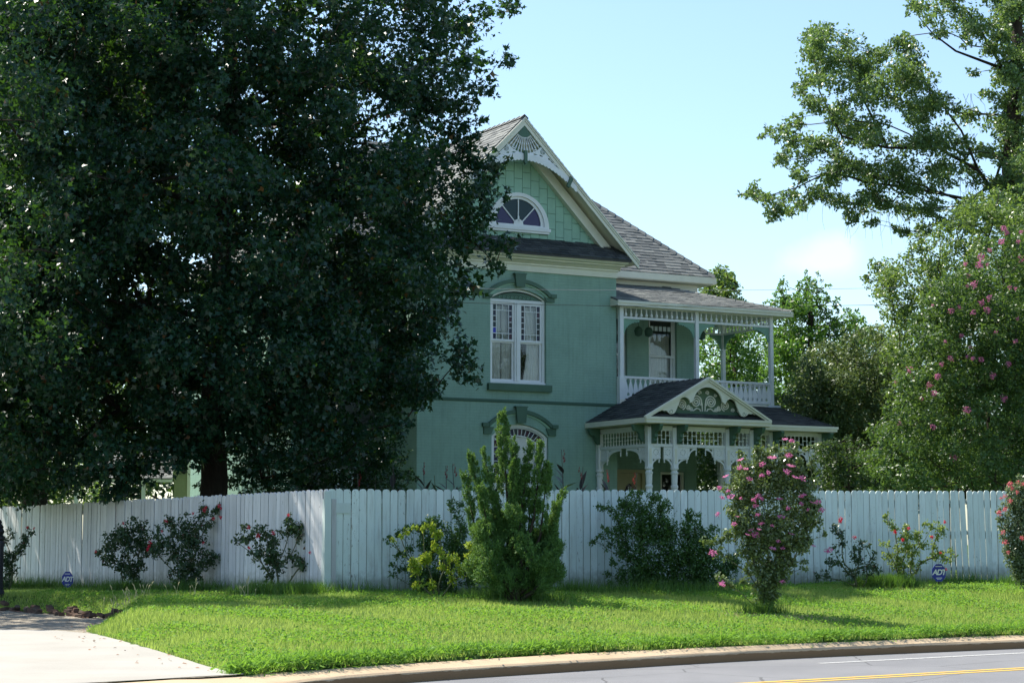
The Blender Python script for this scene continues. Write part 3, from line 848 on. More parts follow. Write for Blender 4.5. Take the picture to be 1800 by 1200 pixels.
for (a, c) in ((-3.90, -3.19), (-3.03, -2.325)):
    zt_, zm, zb = 7.075, 6.04, 4.95
    b = MB(); rect_ring(b, a, c, zm - .02, zt_, .06, .11, .15); up = obj('sash', b, M_WHITE, w2)
    ax0, ax1, az0, az1 = a + .06, c - .06, zm + .04, zt_ - .06
    pw = .105; ph = (az1 - az0) / 6
    mb_ = MB()
    for k in range(1, 6):
        for s in (0, 1):
            X = ax0 if s == 0 else ax1 - pw; mb_.box(X, X + pw, .118, .13, az0 + k * ph - .009, az0 + k * ph + .009)
    mb_.box(ax0 + pw - .009, ax0 + pw + .009, .116, .132, az0, az1); mb_.box(ax1 - pw - .009, ax1 - pw + .009, .116, .132, az0, az1)
    mb_.box(ax0 + pw, ax1 - pw, .118, .13, az0 + ph - .009, az0 + ph + .009); mb_.box(ax0 + pw, ax1 - pw, .118, .13, az1 - ph - .009, az1 - ph + .009)
    cx = (ax0 + ax1) / 2; mb_.box(cx - .008, cx + .008, .118, .13, az0, az0 + ph); mb_.box(cx - .008, cx + .008, .118, .13, az1 - ph, az1)
    obj('muntin', mb_, M_WHITE, w2)
    for k in range(6):
        for s in (0, 1):
            X = ax0 if s == 0 else ax1 - pw; q = MB(); q.box(X + .008, X + pw - .008, .126, .131, az0 + k * ph + .008, az0 + (k + 1) * ph - .008)
            mt = random.choice(STAIN[:4])
            if a < -3.5 and s == 0 and k == 1: mt = M_BLUE
            obj('pane', q, mt, w2)
    for zz in (az0, az1 - ph):
        for s in (0, 1):
            q = MB(); X = ax0 + pw if s == 0 else cx; q.box(X + .009, X + (ax1 - ax0) / 2 - pw - .009, .126, .131, zz + .008, zz + ph - .008); obj('pane', q, M_GLASS, w2)
    q = MB(); q.box(ax0 + pw + .009, ax1 - pw - .009, .126, .131, az0 + ph + .008, az1 - ph - .008); obj('glass', q, M_GLASS, w2)
    b = MB(); rect_ring(b, a + .0, c - .0, zb, zm + .0, .055, .15, .19); obj('sash', b, M_WHITE, w2)
    q = MB(); q.box(a + .056, c - .056, .168, .172, zb + .056, zm - .056); obj('glass', q, M_GLASS, w2)
    if a < -3.5: curtain(w2, a, a + .36, zb, 7.0, .26, M_CURT); curtain(w2, a + .40, c, zb, 7.0, .27, M_CURT)
    else: curtain(w2, a, a + .12, zb, 7.0, .26, M_CURT); curtain(w2, a + .14, c, zb, 7.0, .27, M_CURT, pull=-.3)
# lower arched window
x0, x1 = -3.935, -2.195
b = MB(); ringf(b, x0, x1, .905, 3.455, .33, .09, .08, .2); ringf(b, x0 + .093, x1 - .093, .905 + .1, 3.45, .26, .04, .12, .2); b.box(x0 + .09, x1 - .09, .07, .2, 2.12, 2.22)
w1 = hp('window', b, M_WHITE, label='lower arched window with a border of small dark panes and a pale blind')
IO = (x0 + .14, x1 - .14, 2.25, 3.43, .235)
II = (x0 + .31, x1 - .31, 2.42, 3.30, .19)
b = MB(); oa = arch(IO[0], IO[1], IO[3], IO[4], 12); ia = arch(II[0], II[1], II[3], II[4], 12)
b.prism(opening(II[0] - .012, II[1] + .012, II[2] - .012, II[3] + .012, II[4]), [opening(II[0] + .012, II[1] - .012, II[2] + .012, II[3] - .005, II[4] - .01)], .13, .15)
for p, q in list(zip(oa, ia))[::1]: b.bar((p[0], .14, p[1]), (q[0], .14, q[1]), .018, .018)
for k in range(6):
    zz = 2.42 + k * .19; b.box(IO[0], II[0], .132, .15, zz - .009, zz + .009); b.box(II[1], IO[1], .132, .15, zz - .009, zz + .009)
for k in range(8):
    xx = II[0] + (II[1] - II[0]) * k / 7; b.box(xx - .009, xx + .009, .132, .15, IO[2], II[2])
obj('muntin', b, M_WHITE, w1)
for i in range(12):
    q = MB(); g = .06
    A0, A1, B0, B1 = Vector(oa[i]), Vector(oa[i + 1]), Vector(ia[i]), Vector(ia[i + 1])
    q.prism([tuple(A0), tuple(A1), tuple(B1), tuple(B0)], (), .142, .147); obj('pane', q, random.choice(STAIN[:4]), w1)
for k in range(-1, 5):
    for s in (0, 1):
        q = MB(); X0, X1 = (IO[0], II[0]) if s == 0 else (II[1], IO[1]); q.box(X0 + .005, X1 - .014, .142, .147, 2.43 + k * .19 + .005, 2.60 + k * .19); obj('pane', q, random.choice(STAIN), w1)
for k in range(7):
    xx = II[0] + (II[1] - II[0]) * k / 7; q = MB(); q.box(xx + .01, xx + (II[1] - II[0]) / 7 - .01, .142, .147, IO[2], II[2] - .012); obj('pane', q, [STAIN[1], STAIN[0], STAIN[4], M_AMBER, STAIN[1], STAIN[3], STAIN[2]][k], w1)
q = MB(); q.prism(opening(II[0] + .01, II[1] - .01, II[2] + .01, II[3] - .006, II[4] - .01), (), .144, .148); obj('glass', q, M_GLASS, w1)
q = MB(); q.prism(opening(II[0] - .05, II[1] + .05, 2.3, II[3] + .03, II[4] + .02), (), .2, .21); obj('blind', q, M_BLIND, w1)
q = MB(); rect_ring(q, x0 + .13, x1 - .13, 1.0, 2.12, .06, .15, .19); obj('sash', q, M_WHITE, w1)
q = MB(); q.box(x0 + .18, x1 - .18, .168, .172, 1.05, 2.07); obj('glass', q, M_GLASS, w1)
# balcony windows
for (OPx, nm) in (((.85, 1.87), 'a'), ((2.62, 3.62), 'b')):
    a, c = OPx[0] + .005, OPx[1] - .005
    b = MB(); ringf(b, a, c, 4.755, 7.245, .2, .07, 2.5, 2.6); b.box(a, c, 2.44, 2.5, 4.755, 4.8)
    wb = hp('window', b, M_WHITE, label='tall balcony sash window half hidden at the bay corner' if nm == 'a' else 'tall arched balcony sash window')
    b = MB(); rect_ring(b, a + .07, c - .07, 6.08, 7.2, .05, 2.52, 2.55); rect_ring(b, a + .07, c - .07, 4.85, 6.14, .06, 2.56, 2.59); b.box(a + .07, c - .07, 2.50, 2.52, 6.07, 6.14); obj('sash', b, M_WHITE, wb)
    q = MB(); q.box(a + .13, c - .13, 2.573, 2.577, 4.91, 6.08); q.box(a + .12, c - .12, 2.533, 2.537, 6.14, 7.15); obj('glass', q, M_GLASS, wb)
    if nm == 'b':
        curtain(wb, a + .08, c - .08, 4.85, 6.75, 2.70, M_CURT, amp=.008)
        q = MB()
        for k in range(5): q.box(a + .14 + k * .15, a + .25 + k * .15, 2.529, 2.532, 6.86, 7.0)
        obj('pane', q, M_BLIND, wb)
# hood moulds and sills
def hood(cx, hw, zs, rise, zkey, ztop, zend):
    b = MB(); x0, x1 = cx - hw, cx + hw
    o = arch(x0, x1, zs, rise, 16); i = [(cx + (p[0] - cx) * .975, p[1] - .10) for p in o]
    b.prism(o + i[::-1], (), -.09, -.001)
    for s in (-1, 1):
        xa = cx + s * hw; xb = cx + s * (hw + .18)
        b.box(min(xa, xb) - .001 + (0 if s > 0 else 0), max(xa, xb), -.095, -.001, zs - .10, zs)
        b.prism([(xb - s * .05, zs - .103), (xb - s * .05, zend), (xb - s * .27, zend), (xb - s * .36, zs - .103)], (), -.045, -.001)
    h_ = hp('hood_mould', b, M_DGREEN)
    b = MB(); b.prism([(cx - .13, zkey), (cx + .13, zkey), (cx + .17, ztop), (cx - .17, ztop)], (), -.13, -.0905); b.box(cx - .19, cx + .19, -.14, -.001, ztop + .001, ztop + .03)
    hp('keystone', b, M_DGREEN)
    b = MB(); ii = arch(cx - .87, cx + .87, zs - .12, rise * .93, 16)
    oo = [(cx + (p[0] - cx) * .975, p[1] - .103) for p in arch(x0, x1, zs, rise, 16)]
    b.prism(oo + ii[::-1], (), -.03, -.001); hp('arch_voussoir', b, M_PANEL)
hood(-3.11, .97, 7.36, .36, 7.50, 7.84, 7.14)
hood(-3.08, .98, 3.80, .38, 3.82, 4.24, 3.50)
b = MB(); b.box(-4.08, -2.13, -.12, .0, 4.68, 4.86); hp('window_sill', b, M_DGREEN)
b = MB(); b.box(-4.08, -2.05, -.12, .0, .72, .89); hp('window_sill', b, M_DGREEN)

# ---- balcony
def lathe_mesh(name, prof, mat, n=7): q = MB(); q.lathe(prof, n); return q.mesh(name, mat, True)
b = MB(); b.box(.003, 5.32, -.16, 2.397, 4.42, 4.53); b.box(4.275, 5.32, 2.398, 3.5, 4.42, 4.53); b.box(.003, 5.34, -.18, -.162, 4.36, 4.56); hp('balcony_floor', b, M_TRIM)
for i, (x, y, z0) in enumerate(((.09, -.1, 4.4), (2.62, -.08, 4.5), (5.22, -.08, 4.5), (5.22, 2.32, 4.5))):
    b = MB(); b.box(x - .055, x + .055, y - .055, y + .055, z0, 7.16)
    if i == 0:
        b.v = []; b.f = []
        b.box(x - .07, x + .05, y - .06, y + .06, 5.2, 7.16); b.box(x - .10, x + .07, y - .075, y + .075, 4.38, 5.2)
    hp('balcony_post', b, M_WHITE)
rail = MB(); rail.box(.16, 5.16, -.13, -.03, 5.16, 5.22); rail.box(.16, 5.16, -.11, -.05, 4.60, 4.68)
rl = hp('balcony_rail', rail, M_WHITE)
rail = MB(); rail.box(5.17, 5.27, -.02, 2.26, 5.16, 5.22); rail.box(5.19, 5.25, -.02, 2.26, 4.60, 4.68); rs_ = hp('balcony_rail', rail, M_WHITE)
pr = [(.042, 0), (.045, .05), (.078, .10), (.08, .14), (.060, .26), (.026, .38), (.02, .42), (.035, .45), (.074, .48)]
bal = MB(); bal.prism([(x, z) for x, z in pr] + [(-x, z) for x, z in reversed(pr)], (), -.012, .012); bm_ = bal.mesh('baluster', M_WHITE)
for k in range(31): obj('baluster', bm_, None, rl, loc=(.24 + k * .1625, -.08, 4.68))
for k in range(14): obj('baluster', bm_, None, rs_, loc=(5.22, .06 + k * .1625, 4.68), rot=(0, 0, R(90)))
# frieze
sp_m = lathe_mesh('spindle', [(.022, 0), (.04, .03), (.046, .07), (.026, .11), (.016, .14), (.03, .17), (.018, .2), (.02, .235)], M_WHITE, 6)
def frieze(p0, p1, z0, step, parent_name='frieze_rail'):
    p0 = Vector(p0); p1 = Vector(p1); L = (p1 - p0).length; d = (p1 - p0) / L
    q = MB(); q.bar((*p0.xy, z0 - .03), (*p1.xy, z0 - .03), .06, .06); q.bar((*p0.xy, z0 + .255), (*p1.xy, z0 + .255), .06, .04)
    fr = hp(parent_name, q, M_WHITE); n = int(L / step); st = L / n
    for k in range(n):
        p = p0 + d * (k + .5) * st; obj('spindle', sp_m, None, fr, loc=(p.x, p.y, z0))
    return fr
for a, c in (((.17, -.09, 0), (2.55, -.09, 0)), ((2.69, -.09, 0), (5.16, -.09, 0)), ((5.22, -.02, 0), (5.22, 2.25, 0)), ((5.16, 2.32, 0), (4.29, 2.32, 0))): frieze(a, c, 6.88, .165)
# corner brackets under the frieze
def bracket(x, y, dirx, diry, z, L=.55, H=.42, mat=M_DGREEN):
    pr = [(0, 0), (L, 0), (L, -.05)]; n = 9
    for i in range(n + 1):
        a = math.pi / 2 * i / n; u = L - (L - .05) * math.sin(a); v = -.06 - (H - .06) * (1 - math.cos(a))
        pr.append((u, v)); 
        if i < n: a2 = math.pi / 2 * (i + .5) / n; pr.append((L - (L - .05) * math.sin(a2) + .0, -.06 - (H - .06) * (1 - math.cos(a2)) - .03))
    pr.append((0, -H))
    q = MB()
    if dirx: q.prism([(x + dirx * u, z + v) for u, v in pr], (), y - .015, y + .015)
    else: q.prism([(y + diry * u, z + v) for u, v in pr], (), x - .015, x + .015, 'yz')
    return hp('bracket', q, mat)
M_BRKT = m_paint('soft_green_paint', (.20, .36, .27), .5)
for x, dx in ((.16, 1), (2.55, -1), (2.69, 1), (5.15, -1)): bracket(x, -.08, dx, 0, 6.818, mat=M_BRKT)
bracket(5.22, 2.25, 0, -1, 6.818, mat=M_BRKT); bracket(5.22, 0, 0, 1, 6.818, mat=M_BRKT); bracket(5.15, 2.32, -1, 0, 6.818, L=.4, mat=M_BRKT)
# hanging lamps of the balcony are dark baskets
for x in (1.75, 2.1, 3.95):
    q = MB(); q.lathe([(.02, -.3), (.1, -.26), (.13, -.12), (.09, -.04), (.02, 0)], 9, (0, 0, 0)); q.tube([(0, 0, 0), (0, 0, .3)], .008, 4)
    hb = obj('hanging_lantern', q, M_BACKGREEN, smooth=True)
    hb.location = Matrix.Rotation(HROT, 3, 'Z') @ Vector((x, 1.6, 6.85)) + Vector((2.9, 55, 1.0))
    tag(hb, {1.75: 'dark round lantern hanging under the balcony roof, nearest the house bay', 2.1: 'second dark lantern hanging under the balcony roof, just right of the bay-side one', 3.95: 'dark lantern hanging by itself right of the arched balcony window'}[x], 'lantern', 'lanterns hanging under the balcony roof')
roof('balcony_roof', [
    [(-.18, -.36, 7.29), (5.77, -.36, 7.29), (3.0, 2.4, 8.16), (-.18, 2.4, 8.16)],
    [(5.77, -.36, 7.29), (5.77, 3.5, 7.29), (4.28, 3.5, 7.757), (4.28, 2.4, 7.757), (3.0, 2.4, 8.16)]][:1] + [
    [(5.77, -.36, 7.29), (5.77, 3.6, 7.29), (4.28, 3.6, 7.757), (4.28, 2.4, 7.757 + .0), (3.0, 2.4, 8.16)]],
    t=.05, caps=[((5.77, -.36, 7.31), (3.0, 2.4, 8.18))])
b = MB(); b.box(-.2, 5.78, -.40, -.362, 7.14, 7.27); b.box(5.772, 5.81, -.40, 3.6, 7.14, 7.27); b.box(-.2, 5.78, -.43, -.402, 7.22, 7.285)
b.box(.003, 5.77, -.36, 2.39, 7.155, 7.175); b.prism([(-.36, 7.15), (0, 7.15), (0, 7.38), (-.36, 7.27)], (), -.195, -.16, 'yz')
hp('balcony_eave', b, M_TRIM)

# ---- porch
ZE = 3.88
sl = .545
roof('porch_gable_roof', [
    [(-1.0, .0, ZE), (-1.0, -3.02, ZE), (.97, -3.02, ZE + 1.97 * sl), (.97, 0.0, ZE + 1.97 * sl)],
    [(2.94, -3.02, ZE), (2.94, -2.42, ZE), (.97, -2.42, ZE + 1.97 * sl), (.97, -3.02, ZE + 1.97 * sl)],
    [(2.94, -2.42, ZE), (1.5, 0, ZE + 1.44 * sl - .0), (.97, 0, ZE + 1.97 * sl), (.97, -2.42, ZE + 1.97 * sl)]],
    t=.06, caps=[((.97, -3.02, ZE + 1.97 * sl + .02), (.97, 0, ZE + 1.97 * sl + .02))], sm=M_SHINGLE_SHADE, label='shingled gable roof over the porch entry, shade put into its colour')
roof('porch_shed_roof', [
    [(2.0, -2.42, 3.835), (5.68, -2.42, 3.835), (5.40, -.16, 4.5), (2.0, -.16, 4.5)],
    [(5.68, -2.42, 3.835), (5.68, 3.4, 3.835), (5.35, 3.4, 4.5), (5.40, -.16, 4.5)]], t=.05, sm=M_SHINGLE_SHADE)
roof('porch_pent_roof', [[(-.99, -3.04, 3.895), (2.93, -3.04, 3.895), (2.8, -2.72, 4.07), (-.86, -2.72, 4.07)]], t=.03, sm=M_SHINGLE_SHADE)
b = MB(); b.box(5.0, 5.42, -.25, -.19, 4.50, 4.56); hp('roof_flashing', b, m_paint('bright_flashing', (.7, .75, .8), .3))
b = MB()
b.box(-1.02, 2.96, -3.08, -3.042, 3.745, 3.89); b.box(-1.04, 2.98, -3.11, -3.082, 3.83, 3.9)
b.box(-1.04, -1.002, -3.038, -.003, 3.745, 3.88); b.box(2.962, 3.0, -3.08, -2.46, 3.745, 3.88)
b.box(3.002, 5.72, -2.46, -2.422, 3.70, 3.83); b.box(3.002, 5.74, -2.49, -2.462, 3.77, 3.84); b.box(5.684, 5.72, -2.42, 3.4, 3.70, 3.83)
hp('porch_eave', b, M_TRIM)
b = MB(); b.box(-1.0, 2.96, -3.04, -.003, 3.725, 3.743); b.box(2.962, 5.68, -2.42, -.003, 3.68, 3.698); b.box(.003, 5.68, 0, 2.39, 3.68, 3.698); hp('porch_ceiling', b, M_CEIL)
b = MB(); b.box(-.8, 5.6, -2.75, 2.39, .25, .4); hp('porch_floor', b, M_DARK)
# gable board: triangle with trefoil cut-out
U = lambda u: .97 + u
hw_ = 1.98
top = [(U(-hw_), ZE + .02), (U(0), ZE + .02 + hw_ * sl), (U(hw_), ZE + .02)]
low = []
def circ(cx, cz, r, a0, a1, n, sq=1): return [(cx + r * math.cos(R(a0 + (a1 - a0) * i / n)), cz + sq * r * math.sin(R(a0 + (a1 - a0) * i / n))) for i in range(n + 1)]
right = []
right += circ(0, 4.30, .47, 90, 8, 10, .93)                       # main lobe, right half
right += [(.50, 4.34), (.56, 4.30)]
right += circ(.74, 4.27, .18, 170, 20, 7)
right += [(.99, 4.14), (1.04, 4.05), (1.09, 4.00), (1.19, 3.985), (1.27, 4.03), (1.31, 4.075), (1.40, 4.06), (1.46, 4.08), (1.52, 4.05), (1.60, 4.05)]
left = [(-u, z) for u, z in right]
low = [(U(u), z) for u, z in reversed(left)] + [(U(u), z) for u, z in right[1:]]
b = MB(); b.prism([top[0]] + low[0:] + [top[2], top[1]], (), -3.02, -2.97)
pg = hp('porch_gable_board', b, M_TRIM)
b = MB()
for s in (-1, 1):
    for d0, d1, y0, y1 in ((0, .05, -3.10, -3.022), (.055, .10, -3.065, -3.022)):
        p = [(U(0), ZE + .05 + hw_ * sl - d0 * 1.1), (U(s * (hw_ + .05)), ZE + .05 - d0 * 1.1 - .02), (U(s * (hw_ + .05)), ZE + .05 - d1 * 1.1 - .02), (U(0), ZE + .05 + hw_ * sl - d1 * 1.1)]
        b.prism(p if s > 0 else p[::-1], (), y0, y1)
hp('porch_gable_moulding', b, M_TRIM)
def spiral(cx, cz, r0, r1, turns, a0, n=40, s=1):
    return [(U(cx + s * (r0 + (r1 - r0) * (i / n)) * math.cos(a0 + turns * 2 * math.pi * i / n)), 0, cz + (r0 + (r1 - r0) * (i / n)) * math.sin(a0 + turns * 2 * math.pi * i / n)) for i in range(n + 1)]
b = MB(); b.prism([(U(-1.62), 4.03), (U(1.62), 4.03), (U(.3), 4.78), (U(0), 4.9), (U(-.3), 4.78)], (), -2.78, -2.72); hp('porch_tympanum', b, M_OLIVE)
b = MB(); b.box(U(-1.3), U(1.3), -2.86, -2.785, 4.03, 4.10); hp('tympanum_rail', b, M_DGREEN)
def flat_scroll(pts, w=.026):
    q = MB(); q.tube([(p[0], -2.81 + p[1], p[2]) for p in pts], w / 2, 5); return q
for s in (-1, 1):
    for (cx, cz, r0, r1, tn, a0, w) in ((.235, 4.36, .015, .175, 2.6, 0, .042), (.70, 4.27, .01, .14, 2.4, 2, .036), (.49, 4.20, .01, .07, 1.8, 1, .03), (.95, 4.16, .01, .06, 1.6, 0, .026), (.40, 4.16, .01, .055, 1.5, 3, .026), (.13, 4.60, .01, .06, 1.4, 1, .026), (.38, 4.55, .01, .05, 1.4, 4, .024), (1.12, 4.13, .01, .035, 1.3, 1, .02)):
        q = flat_scroll([(U(s * (cx + (r0 + (r1 - r0) * i / 36) * math.cos(a0 + tn * 6.283 * i / 36))), 0, cz + (r0 + (r1 - r0) * i / 36) * math.sin(a0 + tn * 6.283 * i / 36)) for i in range(37)], w)
        hp('scroll', q, M_TRIM)
    q = flat_scroll([(U(s * .04), 0, 4.10), (U(s * .05), 0, 4.3), (U(s * .09), 0, 4.45), (U(s * .2), 0, 4.52)], .035); hp('scroll', q, M_TRIM)
    q = flat_scroll([(U(s * .10), 0, 4.10), (U(s * .13), 0, 4.16), (U(s * .22), 0, 4.18), (U(s * .36), 0, 4.10)], .04); hp('scroll', q, M_TRIM)
    q = MB(); q.tube([(U(s * (1.17 + (.01 + .055 * i / 24) * math.cos(-1.5 + 8 * i / 24))), -3.022, 4.065 + (.01 + .055 * i / 24) * math.sin(-1.5 + 8 * i / 24)) for i in range(25)], .006, 4); obj('scroll', q, M_BACKGREEN, pg)
# columns: square above, turned below
def column(x, y, zt=3.66, w=.15):
    q = MB(); q.box(x - w / 2, x + w / 2, y - w / 2, y + w / 2, 2.60, zt)
    c_ = hp('porch_column', q, M_WHITE)
    t = MB(); t.lathe([(.085, .4), (.085, 1.0), (.10, 1.02), (.10, 1.1), (.07, 1.15), (.08, 1.5), (.085, 2.05), (.10, 2.07), (.10, 2.12), (.075, 2.15), (.082, 2.2), (.088, 2.38), (.09, 2.42), (.105, 2.44), (.105, 2.48), (.075, 2.5), (.08, 2.53), (.115, 2.56), (.115, 2.598)], 12, (x, y, 0))
    obj('turned_shaft', t, M_WHITE, c_, smooth=False)
    g = MB(); g.box(x - .035, x + .035, y - w / 2 - .008, y - w / 2 - .001, 2.7, 3.1); obj('flute', g, M_TRIM, c_)
FY, SY = -2.57, -2.0
for x, y in ((-.62, FY), (.18, FY), (1.88, FY), (2.68, FY), (3.74, SY), (5.43, SY), (3.4, -.1), (5.43, 2.2), (-.62, -.09)): column(x, y)
# lattice spindle friezes + panels + brackets in each bay
lat_m = lathe_mesh('spindle', [(.016, 0), (.026, .02), (.014, .05), (.012, .10), (.026, .115), (.026, .135), (.012, .15), (.012, .2), (.026, .215), (.026, .235), (.012, .25), (.014, .30), (.026, .325), (.016, .345)], M_WHITE, 6)
bar_m = MB().bar((-.07, 0, 0), (.07, 0, 0), .016, .016).mesh('peg', M_WHITE)
def bay(x0, x1, y, along='x', style='wide', slope=True):
    L = x1 - x0
    def PR(q, pts, holes, t0, t1):
        if along == 'x': q.prism(pts, holes, y + t0, y + t1)
        else: q.prism(pts, holes, y + t0, y + t1, 'yz')
    def BX(q, a, c, t0, t1, z0, z1):
        if along == 'x': q.box(a, c, y + t0, y + t1, z0, z1)
        else: q.box(y + t0, y + t1, a, c, z0, z1)
    q = MB(); BX(q, x0, x1, -.04, .04, 3.57, 3.70); fr = hp('porch_frieze', q, M_WHITE)
    q = MB(); BX(q, x0, x1, -.04, .04, 3.145, 3.222); obj('frieze_rail', q, M_WHITE, fr)
    q = MB(); BX(q, x0, x1, -.05, -.041, 3.64, 3.70); obj('fillet', q, M_WHITE, fr)
    k = 0; x = x0 + .07
    q = MB(); xx = x0 + .02
    while xx < x1 - .05: BX(q, xx, xx + .03, -.055, -.0505, 3.605, 3.64); xx += .075
    obj('dentil', q, M_WHITE, fr, kind='stuff')
    n = max(2, int(round(L / .142))); st = L / n
    for i in range(n):
        xx = x0 + (i + .5) * st; lo = (xx, y, 3.223) if along == 'x' else (y, xx, 3.223); obj('spindle', lat_m, None, fr, loc=lo)
    for i in range(n - 1):
        xx = x0 + (i + 1) * st; zz = 3.223 + (.225 if i % 2 else .125)
        lo = (xx, y, zz) if along == 'x' else (y, xx, zz); obj('peg', bar_m, None, fr, loc=lo, rot=(0, 0, 0 if along == 'x' else R(90)))
    sg = .36
    parts = []
    if style == 'narrow': spans = [(x0, x0 + L * .42, 1), (x1 - L * .42, x1, -1)]
    else: spans = [(x0, x0 + sg, 1), (x1 - sg, x1, -1)]
    for a, c, s in spans:
        cx, cz = (a + c) / 2, 3.005; ros = []
        for j in range(8): ang = j * math.pi / 4; ros.append([(cx + .075 * math.cos(ang) + .016 * math.cos(t), cz + .075 * math.sin(ang) + .016 * math.sin(t)) for t in (0, 1.57, 3.14, 4.71)])
        q = MB(); PR(q, [(a + .005, 2.885), (c, 2.885), (c, 3.14), (a + .005, 3.14)], ros, -.015, .015); BX(q, a + .005, c, -.03, .03, 2.83, 2.882); BX(q, c - .02 if s > 0 else a + .006, c if s > 0 else a + .026, -.025, .025, 2.885, 3.14)
        pn = hp('rosette_panel', q, M_WHITE)
        # quarter bracket with crescent slot
        X0 = a if s > 0 else c; W = abs(c - a) * .95
        arc = [(X0 + s * W * (1 - math.sin(R(t))) + s * .012, 2.822 - .25 * (1 - math.cos(R(t)))) for t in range(0, 91, 15)]
        slot = [(X0 + s * W * (1 - 1.12 * math.sin(R(t))), 2.822 - .25 * (1 - 1.12 * math.cos(R(t))) ) for t in range(34, 62, 9)] + [(X0 + s * W * (1 - 1.26 * math.sin(R(t))), 2.822 - .25 * (1 - 1.26 * math.cos(R(t)))) for t in range(56, 37, -9)]
        q = MB(); PR(q, [(X0, 2.828)] + arc + [(X0, 2.50)], [slot] , -.015, .015); hp('bracket', q, M_WHITE)
        d = MB(); d.lathe([(.008, -.11), (.026, -.085), (.012, -.06), (.022, -.03), (.022, 0)], 7); hx = X0 + s * W * .93
        hp('drop_finial', d, M_WHITE, loc=(hx, y, 2.828) if along == 'x' else (y, hx, 2.828))
    if style == 'wide':
        a, c = x0 + sg + .004, x1 - sg - .004; mid = (a + c) / 2; r = (c - a) / 2
        for s in (-1, 1):
            X0 = a if s < 0 else c; g = r - .16
            pts_ = [(X0, 3.14), (mid + s * .14, 3.14), (mid + s * .14, 3.02)]
            for t in range(0, 91, 12): pts_.append((mid + s * (.16 + (g - .03) * math.sin(R(t))), 3.08 - .19 * (1 - math.cos(R(t)))))
            pts_ += [(X0 - s * 0.0, 2.885)]
            hl = [(X0 - s * .04, 3.115), (X0 - s * .16, 3.115), (X0 - s * .04, 3.03)]
            q = MB(); PR(q, pts_, [hl], -.014, .014); hp('bracket', q, M_WHITE)
            d = MB(); d.lathe([(.008, -.1), (.026, -.075), (.012, -.05), (.022, -.02), (.022, 0)], 7)
            hp('drop_finial', d, M_WHITE, loc=(mid + s * .15, y, 3.03) if along == 'x' else (y, mid + s * .15, 3.03))
bay(-.54, .10, FY, style='narrow'); bay(.26, 1.80, FY); bay(1.96, 2.60, FY, style='narrow')
bay(2.9, 3.66, SY, style='narrow'); bay(3.82, 5.35, SY)
bay(-2.49, -.17, -.62, along='y')
b = MB(); b.box(2.645, 2.715, -2.49, -2.05, 3.1, 3.7); hp('porch_return_panel', b, M_WHITE)
# eave brackets
def eave_bracket(x, y, z, w=.1, diry=-1):
    pr = [(0, 0), (.40, 0), (.42, -.04), (.36, -.16), (.24, -.18), (.16, -.24), (.17, -.32), (.11, -.37), (.12, -.43), (.05, -.50), (0, -.50)]
    q = MB()
    q.prism([(y - u, z + v) for u, v in pr], (), x - w / 2, x + w / 2, 'yz')
    return hp('eave_bracket', q, M_DGREEN)
for x in (-.54, .26, 1.80 + .16, 2.76): eave_bracket(x, FY - .076, 3.722)
for x in (3.82, 5.51): eave_bracket(x, SY - .076, 3.677)
for y in (-2.42, -.2):
    pr = [(0, 0), (.34, 0), (.35, -.04), (.3, -.16), (.2, -.18), (.13, -.26), (.13, -.34), (.05, -.44), (0, -.44)]
    q = MB(); q.prism([(-.62 - .076 - u, 3.722 + v) for u, v in pr], (), y - .05, y + .05); hp('eave_bracket', q, M_DGREEN)
# entry door
q = MB(); q.prism([(1.455, .4), (2.445, .4), (2.445, 2.745), (1.455, 2.745)], [[(1.56, .42), (2.34, .42), (2.34, 2.64), (1.56, 2.64)]], 2.36, 2.52); dr = hp('entry_door', q, M_DOOR)
q = MB(); q.prism([(1.565, .425), (2.335, .425), (2.335, 2.635), (1.565, 2.635)], [[(1.95 + .24 * math.cos(t * .5236), 1.75 + .6 * math.sin(t * .5236)) for t in range(12)]], 2.44, 2.48); obj('door_leaf', q, M_DOOR, dr)
q = MB()
for s in (-1, 1): q.tube([(1.95 + s * (.06 + .1 * math.sin(t * .5)), 2.43, 1.25 + .1 * t) for t in range(11)], .012, 4)
obj('door_ironwork', q, M_WHITE, dr)
q = MB(); q.box(1.6, 2.3, 2.49, 2.5, .5, 2.6); obj('glass', q, STAIN[3], dr)
q = MB(); rect_ring(q, 3.005, 3.845, .705, 2.695, .07, 2.45, 2.55); q.box(3.07, 3.78, 2.45, 2.5, 1.62, 1.68); pw_ = hp('window', q, M_TRIM, label='dark ground floor window deep in the porch')
q = MB(); q.box(3.07, 3.78, 2.52, 2.53, .77, 2.63); obj('glass', q, M_GLASS, pw_)

